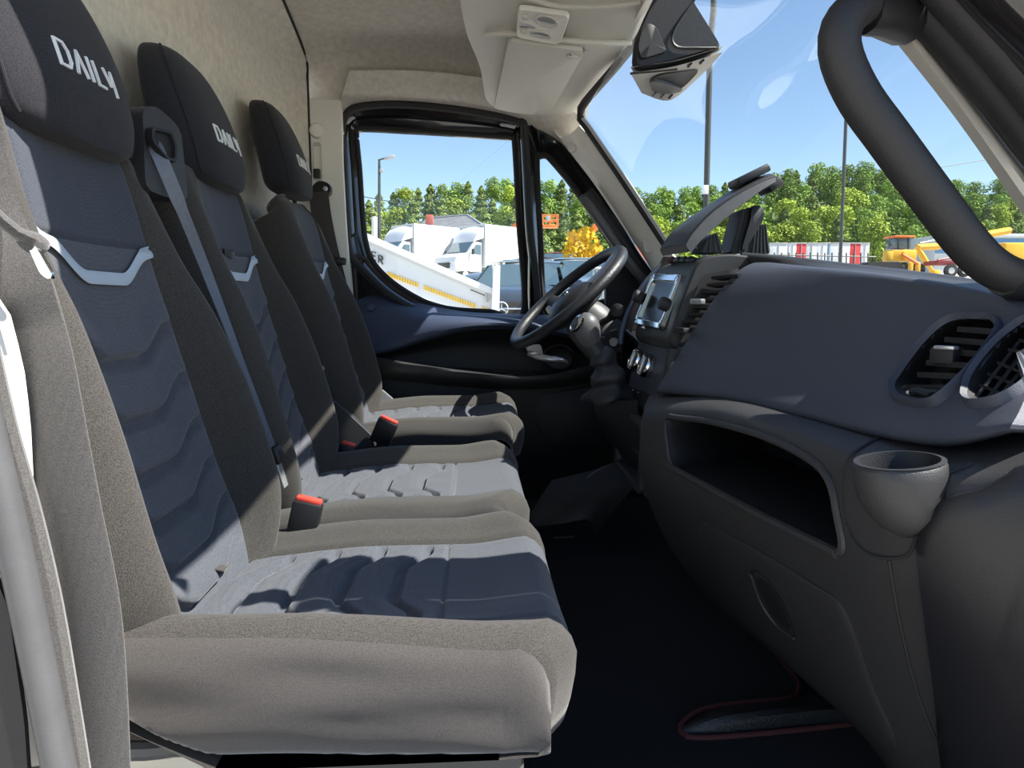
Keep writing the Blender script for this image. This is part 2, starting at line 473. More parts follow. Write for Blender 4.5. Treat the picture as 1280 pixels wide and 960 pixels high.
obj('quarter_frame', bridge([shift(lo, (0, .10, 0)), lo, shift(mix(lo, li, .1), (0, -.012, 0)), shift(mix(lo, li, .55), (0, -.01, 0)), mix(lo, li, .9), li, shift(li, (0, .05, 0))]), M['gloss'], dd)
obj('quarter_seal', tube(scaleloop(li, 1.01), .012, 8, True, up=(0, 1, 0)), M['rubber'], dd)
obj('quarter_pane', slab(shift(scaleloop(li, 1.01), (0, .02, 0)), (0, .004, 0)), M['glass'], dd)
obj('corner_panel', slab(rnd(WL([(757, 330), (770, 315), (830, 360), (822, 420), (757, 405)], 2.27), .01, 32), (0, .03, 0), .02), M['blkmat'], dd)
obj('rear_corner', ngon(WL([(424, 250), (436, 270), (444, 315), (462, 342), (492, 368), (530, 390), (500, 402), (424, 402)], 2.325), (0, .03, 0)), M['gloss'], dd, smooth=False)
# inner trim: blue upper shelf, recessed pocket, ledge, lower skin (control rows from top to bottom, bulging towards the seats)
up_rows = [[(438, 378, 2.33), (470, 368, 2.33), (520, 378, 2.33), (580, 389, 2.33), (640, 392, 2.33), (700, 394, 2.33), (780, 400, 2.33)],
           [(441, 392, 2.27), (472, 384, 2.26), (522, 391, 2.24), (580, 393, 2.22), (640, 395, 2.21), (700, 398, 2.21), (780, 410, 2.24)],
           [(444, 415, 2.24), (475, 412, 2.22), (525, 403, 2.19), (580, 399, 2.17), (640, 401, 2.16), (700, 408, 2.17), (780, 425, 2.22)],
           [(447, 442, 2.22), (478, 437, 2.20), (528, 421, 2.175), (582, 409, 2.155), (640, 407, 2.15), (700, 416, 2.16), (780, 436, 2.22)],
           [(448, 448, 2.25), (480, 443, 2.24), (530, 427, 2.22), (584, 414, 2.20), (642, 412, 2.20), (702, 421, 2.21), (780, 440, 2.25)]]
obj('upper_trim', patch([[W(*p) for p in r] for r in up_rows], 60, 30), M['doorblue'], dd)
obj('trim_plug', lathe([(0, .003), (.012, .003), (.013, 0), (.013, -.01)], 16, axis_matrix(W(464, 384, 2.252), (0, -1, .3), (1, 0, 0))), M['doorblue'], dd)
pk = [[(430, 440, 2.25), (480, 440, 2.245), (530, 425, 2.235), (584, 412, 2.225), (642, 410, 2.22), (702, 419, 2.22), (790, 440, 2.25)],
      [(430, 450, 2.30), (480, 446, 2.30), (530, 436, 2.30), (584, 430, 2.30), (642, 432, 2.30), (702, 438, 2.30), (790, 455, 2.30)],
      [(430, 465, 2.30), (480, 455, 2.30), (530, 458, 2.30), (584, 460, 2.30), (642, 462, 2.30), (702, 466, 2.30), (790, 470, 2.30)]]
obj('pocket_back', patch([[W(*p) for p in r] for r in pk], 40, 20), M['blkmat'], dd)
lg = [[(452, 449, 2.30), (490, 450, 2.28), (540, 457, 2.28), (600, 463, 2.28), (660, 468, 2.28), (720, 462, 2.28), (790, 440, 2.28)],
      [(455, 443, 2.22), (490, 450, 2.18), (540, 458, 2.165), (600, 466, 2.155), (660, 470, 2.155), (715, 462, 2.165), (790, 440, 2.2)],
      [(455, 446, 2.21), (490, 454, 2.17), (540, 462, 2.155), (600, 470, 2.145), (660, 474, 2.145), (715, 467, 2.155), (790, 446, 2.19)],
      [(455, 456, 2.215), (490, 464, 2.18), (540, 471, 2.165), (600, 477, 2.155), (660, 480, 2.155), (715, 474, 2.165), (790, 456, 2.20)],
      [(455, 470, 2.25), (490, 474, 2.22), (540, 480, 2.21), (600, 485, 2.20), (660, 487, 2.20), (715, 482, 2.21), (790, 470, 2.24)]]
obj('ledge', patch([[W(*p) for p in r] for r in lg], 60, 30), M['dash'], dd)
lw = [[(440, 465, 2.26), (500, 472, 2.24), (600, 482, 2.22), (700, 480, 2.23), (800, 470, 2.26)],
      [(440, 500, 2.25), (500, 505, 2.235), (600, 510, 2.22), (700, 510, 2.23), (800, 505, 2.26)],
      [(440, 560, 2.26), (500, 560, 2.25), (600, 560, 2.24), (700, 560, 2.24), (800, 560, 2.27)],
      [(440, 640, 2.30), (500, 640, 2.30), (600, 640, 2.30), (700, 640, 2.30), (800, 640, 2.30)]]
obj('lower_panel', patch([[W(*p) for p in r] for r in lw], 30, 20), M['dashdark'], dd)
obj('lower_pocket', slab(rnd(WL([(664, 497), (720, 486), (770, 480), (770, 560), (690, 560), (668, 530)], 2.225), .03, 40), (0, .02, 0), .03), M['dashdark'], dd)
# release handle in its dish
lo = loopc(WL([(683, 436), (700, 430), (716, 438), (720, 455), (708, 465), (688, 462), (676, 450)], 2.19), 40)
obj('handle_dish', bridge([lo, shift(scaleloop(lo, .9), (0, -.004, 0)), shift(scaleloop(lo, .8), (0, .02, 0)), shift(scaleloop(lo, .5), (0, .03, 0))], cap1=True), M['blk'], dd)
obj('release_handle', tube(WL([(662, 442, 2.18), (672, 446, 2.155), (688, 449, 2.145), (702, 450, 2.145), (707, 453, 2.16)]), [.012, .014, .013, .012, .010], 12, flat=(1.0, .8)), M['satin'], dd)
obj('handle_plate', slab(rnd(WL([(656, 432), (676, 430), (680, 446), (664, 448)], 2.185), .01, 24), (0, .012, 0), .05), M['trim'], dd)

# ---- far A pillar, windscreen, near A pillar
ap = thing('pillar_trim', 'pale plastic windscreen pillar trim beyond the steering wheel', 'pillar trim', W(790, 330, 2.15))
rows = [[(690, 160, 2.28), (700, 172, 2.24), (712, 168, 2.18), (724, 157, 2.14)],
        [(712, 190, 2.27), (722, 196, 2.21), (735, 190, 2.15), (748, 183, 2.12)],
        [(744, 232, 2.26), (752, 236, 2.19), (766, 228, 2.13), (778, 218, 2.10)],
        [(782, 288, 2.26), (788, 292, 2.17), (802, 284, 2.11), (812, 270, 2.08)],
        [(806, 322, 2.26), (810, 328, 2.15), (824, 322, 2.09), (836, 312, 2.06)],
        [(824, 350, 2.26), (826, 356, 2.13), (842, 352, 2.07), (860, 345, 2.04)]]
obj('panel', patch([[W(*p) for p in r] for r in rows], 16, 40, (.01, .02, .006)), M['trimw'], ap)
obj('screw_cap', lathe([(0, .004), (.012, .004), (.014, 0), (.014, -.01)], 20, axis_matrix(W(715, 185, 2.165) , (-.35, -.9, -.15))), M['trim'], ap)
l = rnd(WL([(803, 300), (815, 296), (822, 306), (818, 316), (806, 316)], 2.105), .006, 24)
obj('tweeter_cover', slab(l, (0, .012, 0), .06), M['trim'], ap)
gh = thing('grab_handle', 'padded dark grab bar along the driver side pillar', 'grab handle', W(800, 350, 2.2))
obj('bar', tube(cr(WL([(727, 246, 2.22), (740, 262, 2.19), (760, 290, 2.18), (782, 322, 2.18), (800, 345, 2.19), (812, 360, 2.22)]), 24), [.006] + [.016] * 22 + [.01], 12), M['sealgrey'], gh)
obj('mount', rbox(W(733, 247, 2.215), (.03, .03, .03), .008, RY(.9)), M['blk'], gh)
obj('backing', tube(cr(WL([(735, 240, 2.225), (760, 276, 2.21), (790, 318, 2.2), (820, 360, 2.22)]), 16), .02, 10), M['blkmat'], gh)

# ---- windscreen
def wrow(pts): return [V(p) for p in pts]
fT = W(724, 152, 2.13); fM = W(780, 232, 2.09); fB = W(848, 330, 2.05)
wg = [[fT + V((0, .03, 0)), V((.385, 1.75, 1.325)), V((.405, 1.35, 1.345)), V((.385, .95, 1.325)), V((.34, .60, 1.27))],
      [fM + V((0, .03, 0)), V((.64, 1.75, 1.06)), V((.68, 1.35, 1.07)), V((.64, .95, 1.06)), V((.545, .60, .98))],
      [fB + V((0, .03, 0)), V((.86, 1.75, .77)), V((.93, 1.35, .75)), V((.90, .95, .72)), V((.77, .60, .66))]]
struct('window_1', patch(wg, 30, 24, (.004, 0, .003)), M['wind'], 'wide raked windscreen above the dashboard', 'window')
hd = cr([W(838, 316, 2.055), W(780, 228, 2.085), W(735, 162, 2.12), W(724, 146, 2.13), W(728, 132, 2.10), W(748, 108, 1.98), W(772, 80, 1.85), W(800, 42, 1.72), W(826, 0, 1.60), V((.415, 1.35, 1.34)), V((.395, .95, 1.325)), V((.35, .58, 1.28))], 60)
struct('trim_2', tube([q + V((.001, -.004, 0)) for q in hd], [.0125] * 24 + [.013] * 36, 8), M['rubber'], 'black rubber edge around the windscreen', 'trim')

# ---- near A pillar beside the open passenger door
pa = thing('windscreen_pillar', 'dark sealed windscreen pillar at the open passenger door', 'pillar', W(1280, 380, .62))
def ribbon(pa_, pb, w0, Y0, Y1, d):
    a, b = V((pa_[0], pa_[1], 0)), V((pb[0], pb[1], 0))
    return None
def diag(u0, v0, u1, v1, Y): return cr([W(u0, v0, Y), W((u0 + u1) / 2 + 4, (v0 + v1) / 2 - 4, Y), W(u1, v1, Y)], 14)
ext = lambda a, b, t: (a[0] + (b[0] - a[0]) * t, a[1] + (b[1] - a[1]) * t)
# pale strip facing the windscreen
r0 = [W(1090, 16, .72), W(1196, 150, .72), W(1300, 300, .72), W(1350, 372, .72)]
r1 = [W(1120, 20, .69), W(1196, 122, .69), W(1300, 258, .69), W(1350, 325, .69)]
r2 = [W(1150, 20, .74), W(1230, 122, .74), W(1330, 258, .74), W(1380, 325, .74)]
obj('trim_strip', patch([r0, r1, r2], 20, 12), M['trim'], pa)
def pil(name, a, b, r, Y, mat, flat=(1, 1)):
    p0, p1 = ext(a, b, -.75), ext(a, b, 2.1)
    obj(name, tube(cr([W(p0[0], p0[1], Y), W(a[0], a[1], Y), W((a[0] + b[0]) / 2 + 3, (a[1] + b[1]) / 2 - 2, Y), W(b[0], b[1], Y), W(p1[0], p1[1], Y)], 16), r, 12, flat=flat, up=(0, 1, 0)), mat, pa)
pil('inner_trim', (1142, -8), (1318, 205), .021, .68, M['blkmat'])
pil('door_seal', (1184, -10), (1326, 155), .019, .64, M['blkmat'])
pil('seal_lip', (1214, -10), (1338, 135), .012, .62, M['rubber'])
pil('outer_skin', (1262, -20), (1394, 125), .032, .60, M['gloss'])
pil('pillar_core', (1240, -20), (1425, 200), .055, .73, M['blkmat'])
obj('lower_post', slab(rnd([V((.60, .60, .72)), V((.86, .60, .56)), V((.86, .60, 0)), V((.64, .60, 0)), V((.56, .60, .40))], .05, 40), (0, .07, 0), .02), M['blkmat'], pa)
gh2 = thing('grab_handle', 'large matt black grab handle across the windscreen corner', 'grab handle', W(1280, 345, .66))
pth = cr(WL([(1128, 4, .68), (1098, 2, .66), (1066, 14, .645), (1050, 40, .64), (1052, 74, .64), (1074, 122, .64), (1110, 172, .64), (1160, 240, .64), (1208, 303, .64), (1238, 332, .645), (1268, 346, .66), (1310, 352, .69)]), 50)
obj('bar', tube(pth, [.017 + .003 * math.sin(i / 49 * math.pi) for i in range(50)], 14), M['blkmat'], gh2)
obj('mount', tube(WL([(1080, 14, .655), (1104, 14, .665), (1132, 22, .69)]), [.021, .023, .026], 12), M['blk'], gh2)
obj('mount', tube(WL([(1256, 346, .655), (1280, 352, .67), (1320, 362, .70)]), [.019, .022, .028], 12), M['blk'], gh2)

# ---- overhead console, visor, lamp, camera housing
oc = thing('overhead_console', 'beige overhead console above the driver seat', 'overhead console', W(690, 110, 2.0))
rows = [[(560, -80, 1.36), (640, -84, 1.36), (720, -82, 1.36), (800, -80, 1.36), (872, -80, 1.36)],
        [(572, -20, 1.53), (640, -22, 1.53), (720, -20, 1.53), (780, -16, 1.53), (832, -18, 1.53)],
        [(583, 40, 1.72), (640, 42, 1.72), (700, 44, 1.72), (750, 48, 1.72), (792, 48, 1.72)],
        [(600, 84, 1.96), (640, 86, 1.96), (680, 90, 1.96), (720, 93, 1.96), (757, 92, 1.96)],
        [(607, 122, 2.17), (640, 131, 2.17), (670, 135, 2.17), (700, 137, 2.17), (726, 134, 2.17)],
        [(616, 133, 2.24), (640, 140, 2.24), (670, 144, 2.24), (700, 146, 2.24), (722, 146, 2.24)]]
obj('shell', patch([[W(*p) for p in r] for r in rows], 30, 40, (0, 0, .05)), M['visor'], oc)
# ridge between shelf face and visor bay
obj('ridge', tube(cr(WL([(606, 45, 1.72), (640, 42, 1.695), (700, 50, 1.69), (760, 54, 1.71), (788, 53, 1.74)]), 24), .007, 8), M['visor'], oc)
obj('shelf_lip', tube(cr(WL([(655, -4, 1.555), (700, 8, 1.575), (760, 8, 1.57), (800, 2, 1.57)]), 24), .006, 8), M['visor'], oc)
lo = rnd(WL([(648, 5, 1.575), (713, 14, 1.585), (700, 52, 1.675), (645, 42, 1.665)]), .012, 40)
lm = thing('courtesy_lamp', 'beige roof lamp unit with two oval lenses and rocker switches', 'lamp', W(680, 28, 1.62))
nrm = (lo[10] - lo[0]).cross(lo[20] - lo[0]).normalized()
if nrm.z > 0: nrm = -nrm
bz_g = bridge([lo, shift(lo, nrm * .008), shift(scaleloop(lo, .96), nrm * .012), shift(scaleloop(lo, .9), nrm * .010)], cap1=True)
obj('bezel', bz_g, M['trimw'], lm)
bz = Surf(bz_g)
for (u, v, ru, rv) in ((683, 25, 15, 7), (676, 42, 14, 4.5)):
    pts = [(u + ru * math.cos(a), v + rv * math.sin(a) + .18 * ru * math.cos(a)) for a in [k * 2 * math.pi / 12 for k in range(12)]]
    el = bz.ring(pts, 24, .0005)
    ob = obj('lens_rim', frame(el, scaleloop(el, .80), nrm * .005), M['trim'], lm)
    obj('lens', bridge([shift(scaleloop(el, .82), nrm * .001), shift(scaleloop(el, .5), nrm * .004)], cap1=True), M['satin'], ob)
for (u, v) in ((657, 20), (655, 37)):
    obj('rocker_switch', rbox(bz.hit(u, v, .003)[0], (.014, .014, .010), .003), M['trim'], lm)
obj('slide_switch', tube([bz.hit(650, 29, .003)[0], bz.hit(660, 31, .003)[0], bz.hit(669, 34, .002)[0]], [.006, .004, .002], 8), M['satin'], lm)
vz = thing('sun_visor', 'folded up beige sun visor ahead of the driver seat', 'sun visor', W(670, 95, 1.95))
l = rnd(WL([(636, 45, 1.70), (684, 52, 1.70), (731, 58, 1.70), (712, 94, 1.88), (691, 132, 2.12), (668, 134, 2.14), (667, 139, 2.16), (640, 136, 2.16), (617, 131, 2.15), (626, 90, 1.90)], ), [.01, .001, .012, .001, .008, .002, .002, .001, .012, .001], 80)
l = shift(l, (0, 0, -.012))
obj('board', slab(l, (0, 0, .012), .015), M['visor'], vz)
obj('hinge_rod', tube(WL([(712, 66, 1.72), (722, 71, 1.74), (733, 60, 1.70)]), .006, 8), M['satin'], vz)
obj('pivot', rbox(W(716, 70, 1.73), (.03, .012, .012), .004), M['trim'], vz)
obj('clip', rbox(W(691, 131, 2.12), (.016, .012, .012), .004), M['trim'], vz)

ch = thing('camera_housing', 'black angular camera housing hanging at the windscreen top', 'camera housing', W(845, 80, 1.35))
Yn, Yf = 1.26, 1.44
near = [(842, -60), (822, -12), (806, 20), (792, 52), (789, 86), (800, 90), (842, 80), (902, 63), (884, 34), (864, 2), (876, -60)]
ln = WL(near, Yn)
lf = WL([(852, -60), (838, -12), (828, 20), (815, 60), (801, 108), (808, 113), (836, 121), (868, 97), (872, 60), (866, 2), (878, -60)], Yf)
L0 = rnd(ln, .010, 66); L1 = rnd(lf, .010, 66)
obj('body', bridge([shift(scaleloop(L0, .93), (0, -.012, 0)), shift(scaleloop(L0, .985), (0, -.006, 0)), L0, L1, scaleloop(L1, .9)], cap0=True, cap1=True), M['blk'], ch)
# raised flap on the near face
obj('face_flap', slab(rnd(WL([(800, 42), (808, 30), (818, 34), (833, 66), (800, 76), (796, 60)], Yn - .012), .008, 40), (0, -.008, 0), .03), M['blkmat'], ch)
obj('face_edge', tube(cr(WL([(868, 0, Yn - .016), (842, 40, Yn - .016), (845, 58, Yn - .016), (872, 60, Yn - .016), (896, 60, Yn - .014)]), 24), .0025, 6), M['blk'], ch)
bt_g = patch([WL([(788, 88), (843, 80), (904, 62)], Yn - .012), WL([(795, 101), (841, 100), (888, 80)], (Yn + Yf) / 2), WL([(802, 114), (837, 123), (870, 98)], Yf + .006)], 24, 20)
bt_g = ([q + V((0, 0, -.004)) for q in bt_g[0]], bt_g[1])
bt = Surf(bt_g)
obj('bottom_panel', (bt_g[0] + [q + V((0, 0, .01)) for q in bt_g[0]], bt_g[1] + [tuple(k + len(bt_g[0]) for k in reversed(q)) for q in bt_g[1]]), M['trim'], ch)
lp_ = [(812, 100), (824, 92), (850, 88), (872, 86), (866, 96), (850, 110), (836, 113), (818, 110)]
obj('lens_recess', bridge([bt.ring(lp_, 40, .001), bt.ring(lp_, 40, .003, .96), bt.ring(lp_, 40, .0005, .85), bt.ring(lp_, 40, .0005, .4)], cap1=True), M['blkmat'], ch)
obj('lens_bar', bt.overlay([(812, 100), (820, 98), (848, 106), (850, 111), (836, 114), (818, 111)], .006, 32), M['blk'], ch)
for (u, v) in ((848, 83), (862, 80), (877, 76), (818, 116.5), (828, 118.5), (838, 119.5)):
    a_, b_ = bt.hit(u + 2, v - 2, .0015)[0], bt.hit(u - 2, v + 2.5, .0015)[0]
    obj('slot', tube([a_, b_], .0022, 6), M['blk'], ch)

# ------------------------------------------------------------------ seats
LETTERS = {  # stroked capitals, unit box
    'D': [[(0, 0), (0, 1), (.62, 1), (.86, .72), (.86, .28), (.62, 0), (0, 0)]],
    'A': [[(0, 0), (.42, 1), (.84, 0)]],
    'I': [[(0, 0), (0, 1)]],
    'L': [[(0, 1), (0, 0), (.62, 0)]],
    'Y': [[(0, 1), (.36, .30), (.78, 1)], [(.78, 1), (.78, -.10)]],
}
ADV = {'D': 1.30, 'A': 1.32, 'I': .56, 'L': 1.0, 'Y': 1.05}
def stroke(pts, w):
    """flat ribbon polygon strip along 2d pts -> list of quads"""
    qs = []
    for (a, b) in zip(pts, pts[1:]):
        a, b = V((a[0], a[1])), V((b[0], b[1]))
        t = (b - a).normalized(); n = V((-t.y, t.x)) * w; e = t * w * .6
        qs.append([a - e + n, b + e + n, b + e - n, a - e - n])
    return qs
def lettering(text, w, h, sw, place, mat, parent, depth):
    """place(s, t, d): s along the line, t up, d out of the surface"""
    tot = sum(ADV[c] for c in text) - .25
    k = w / tot; s0 = -w / 2
    for c in text:
        g = ([], [])
        for st in LETTERS[c]:
            for q in stroke([(p[0] * k, p[1] * h) for p in st], sw):
                n = len(g[0])
                # subdivide along the stroke so that it follows the cushion
                m_ = 4
                for d in (depth, -.004):
                    for i in range(m_ + 1):
                        t = i / m_
                        A = q[0].lerp(q[1], t); Bq = q[3].lerp(q[2], t)
                        g[0].append(place(s0 + A.x, A.y - h / 2, d)); g[0].append(place(s0 + Bq.x, Bq.y - h / 2, d))
                o2 = n + 2 * (m_ + 1)
                for i in range(m_):
                    a = n + 2 * i; b = o2 + 2 * i
                    g[1].append((a, a + 2, a + 3, a + 1)); g[1].append((a, b, b + 2, a + 2)); g[1].append((a + 1, a + 3, b + 3, b + 1))
                g[1].append((n, n + 1, o2 + 1, o2)); e = n + 2 * m_; f_ = o2 + 2 * m_; g[1].append((e, f_, f_ + 1, e + 1))
        o = obj('letter', g, mat, parent, smooth=False)
        s0 += ADV[c] * k

def back_curve(dx, dz):
    return cr([V((-.318 + dx, 0, .27 + dz)), V((-.338 + dx, 0, .34 + dz)), V((-.375 + dx, 0, .44 + dz)), V((-.404 + dx, 0, .56 + dz)), V((-.434 + dx, 0, .703 + dz)), V((-.452 + dx, 0, .80 + dz)), V((-.470 + dx, 0, .870 + dz)), V((-.490 + dx, 0, .895 + dz))], 241)
def interp(tab, t):
    n = len(tab)
    for i in range(n - 1):
        if t <= tab[i + 1][0] or i == n - 2:
            x0, y0 = tab[i]; x1, y1 = tab[i + 1]; h = x1 - x0
            d0 = (y1 - tab[i - 1][1]) / (x1 - tab[i - 1][0]) if i > 0 else (y1 - y0) / h
            d1 = (tab[i + 2][1] - y0) / (tab[i + 2][0] - x0) if i < n - 2 else (y1 - y0) / h
            s = max(0, min(1, (t - x0) / h))
            return y0 * (2 * s ** 3 - 3 * s * s + 1) + h * d0 * (s ** 3 - 2 * s * s + s) + y1 * (3 * s * s - 2 * s ** 3) + h * d1 * (s ** 3 - s * s)
HW = [(0, .150), (.08, .196), (.2, .230), (.42, .224), (.65, .202), (.8, .186), (.93, .176), (1, .158)]
BPRO = [(0, .0), (.08, .034), (.2, .062), (.4, .066), (.6, .050), (.75, .024), (.9, .006), (1, 0)]
INS = .66           # share of the half width taken by the insert
def sec_pts(bp, t):
    e = 1 - .55 * ss(.92, 1, t)
    return [(0, 0), (.25, .001), (.45, .004), (.62, .007), (.66, .003), (.69, .012), (.75, bp * .72 + .008), (.82, bp + .006), (.91, bp * .82), (.975, bp * .35 - .008), (1.0, -.03 * e),
            (.985, -.065 * e), (.93, -.092 * e), (.75, -.105 * e), (.4, -.11 * e), (0, -.11 * e)]
def backrest(root, cy, dx, dz, wk=1.0, chev=(.555, .445, .345, .254, .165, .085)):
    C = back_curve(dx, dz); n = len(C)
    L = (n - 1)
    total = sum((C[i + 1] - C[i]).length for i in range(L))
    # frames
    def fr_at(i):
        t = (C[min(i + 1, L)] - C[max(i - 1, 0)]).normalized()
        nrm = V((t.z, 0, -t.x))            # towards the front
        return t, nrm
    tseam = .765; ttrim = .735
    def line(a):   # rise of the quilted line towards the sides, metres
        a = abs(a)
        return .036 * ss(.18, .54, a) + .005 * ss(.50, .66, a)
    insert_rows, shell_rows = [], []
    na = 33
    for i in range(n):
        t = i / L; tv, nv = fr_at(i)
        hw = interp(HW, t) * wk; bp = interp(BPRO, t)
        S = cr([V((a, o, 0)) for a, o in sec_pts(bp, t)], 60)
        # insert columns
        row = []
        for j in range(-na, na + 1):
            a = j / na * INS
            o = None
            for p, q in zip(S, S[1:]):
                if p.x <= abs(a) <= q.x + 1e-9: o = p.y + (q.y - p.y) * ((abs(a) - p.x) / max(1e-9, q.x - p.x)); break
            if o is None: o = .003
            s = t * total
            d = 0
            for ck in chev:
                s0 = ck * total + line(a)
                x = s - s0
                d -= .0105 * ss(-.022, -.010, x) * (1 - ss(-.003, .001, x))
                d += .0055 * ss(-.002, .004, x) * (1 - ss(.006, .045, x))
            d *= 1 - ss(.86, 1.0, abs(a) / INS)
            d -= .005 * math.exp(-((s - tseam * total) / .0035) ** 2)
            row.append(C[i] + nv * (o + d) + V((0, cy + a * hw, 0)))
        insert_rows.append(row)
        half = [p for p in S if p.x >= INS - .001 or p.y < -.02]
        half = cr([V((INS, .003, 0))] + [p for p in half if not (p.x < INS + .012 and p.y > 0)], 40)
        ring = [C[i] + nv * p.y + V((0, cy + p.x * hw, 0)) for p in half] + [C[i] + nv * p.y + V((0, cy - p.x * hw, 0)) for p in reversed(half[:-1])]
        shell_rows.append(ring)
    b = obj('backrest', bridge(shell_rows, closed=False), M['bolster'], root, angle=1.2)
    kseam = int(tseam * L)
    obj('insert', bridge(insert_rows[:kseam + 1], closed=False), M['insert'], b, angle=1.2)
    obj('upper_pad', bridge(insert_rows[kseam:], closed=False), M['upper'], b, angle=1.2)
    # silver tape following the top quilted line
    rows = []
    for w_ in (0, .25, .5, .75, 1):
        r = []
        for j in range(-na, na + 1):
            a = j / na * (INS - .02)
            s = ttrim * total - .0165 + line(a) - w_ * .0155
            fi = max(0, min(L - 1, s / total * L)); i0 = int(fi)
            p0, p1 = insert_rows[i0][j + na], insert_rows[i0 + 1][j + na]
            tv, nv = fr_at(i0)
            r.append(p0.lerp(p1, fi - i0) + nv * (.0050 + .001 * math.sin(w_ * math.pi)))
        rows.append(r)
    obj('silver_chevron', bridge(rows, closed=False), M['silver'], b, angle=1.2)
    # rounded closing cap on top
    lp = shell_rows[-1] + insert_rows[-1][1:-1]
    upv = V((-.004, 0, .010))
    obj('top_cap', bridge([lp, shift(scaleloop(lp, .965), upv * .7), shift(scaleloop(lp, .88), upv * 1.3), shift(scaleloop(lp, .65), upv * 1.7), shift(scaleloop(lp, .3), upv * 1.8)], cap1=True), M['bolster'], b, angle=1.2)
    return b
def headrest(root, cy, dx, z0, h=.230, posts=0.0, wide=1.0):
    """padded block: rings from the bottom up"""
    prof = [(0, .080, .030, .012), (.03, .104, .046, .004), (.10, .118, .054, .0), (.25, .127, .056, 0), (.5, .131, .052, -.006), (.72, .122, .045, -.014), (.88, .102, .036, -.022), (.96, .078, .026, -.028), (1, .045, .012, -.032)]
    rings = []
    xc = -.480 + dx
    n = 48
    prof_s = cr([V((a, b, c)) for a, b, c, d in prof], 40); dsp = cr([V((p[0], p[3], 0)) for p in prof], 40)
    for p, q in zip(prof_s, dsp):
        z = z0 + p.x * h; xx = xc + q.y - .03 * p.x; hw, hd = p.y * wide, p.z * .80
        ring = []
        for k in range(n):
            a = 2 * math.pi * k / n
            c, s = math.cos(a), math.sin(a)
            e = .62
            ring.append(V((xx + hd * math.copysign(abs(c) ** e, c) + (.010 * (1 - s * s) if c > 0 else 0), cy + hw * math.copysign(abs(s) ** e, s), z)))
        rings.append(ring)
    hr = obj('headrest', bridge(rings, cap0=True, cap1=True), M['head'], root, angle=1.2)
    # piping where side panel and front panel meet
    for sgn in (-1, 1):
        pts = []
        for r_ in rings[2:-2]:
            best = None
            k = 8 if sgn > 0 else n - 8
            pts.append(r_[k] + V((.001, sgn * .0005, 0)))
        obj('piping', tube(pts, .0022, 6), M['head'], hr)
    def place(s, t, d):
        zc = z0 + .36 * h + t
        f = (zc - z0) / h * 39; i = max(0, min(38, int(f)))
        # front surface x at lateral s
        r0 = rings[i]
        best = min((r0[k] for k in range(-12, 13)), key=lambda p: abs(p.y - (cy + s)))
        ks = sorted((r0[k] for k in range(-11, 12)), key=lambda p: p.y)
        x = ks[0].x
        for p, q in zip(ks, ks[1:]):
            if p.y <= cy + s <= q.y: x = p.x + (q.x - p.x) * ((cy + s - p.y) / max(1e-9, q.y - p.y)); break
        r1 = rings[i + 1]
        ks1 = sorted((r1[k] for k in range(-11, 12)), key=lambda p: p.y); x1 = ks1[0].x
        for p, q in zip(ks1, ks1[1:]):
            if p.y <= cy + s <= q.y: x1 = p.x + (q.x - p.x) * ((cy + s - p.y) / max(1e-9, q.y - p.y)); break
        x = x + (x1 - x) * (f - i)
        return V((x + .0012 + d, cy + s, zc))
    lettering('DAILY', .112, .026, .0015, place, M['logo'], hr, .0012)
    if posts > 0:
        for s in (-.055, .055):
            obj('post', tube([V((xc, cy + s, z0 - posts)), V((xc - .002, cy + s, z0 + .03))], .006, 10), M['blk'], root)
            obj('post_collar', lathe([(.016, 0), (.016, .008), (.009, .012)], 16, Matrix.Translation((xc + .003, cy + s, z0 - posts))), M['blk'], root)
    return hr
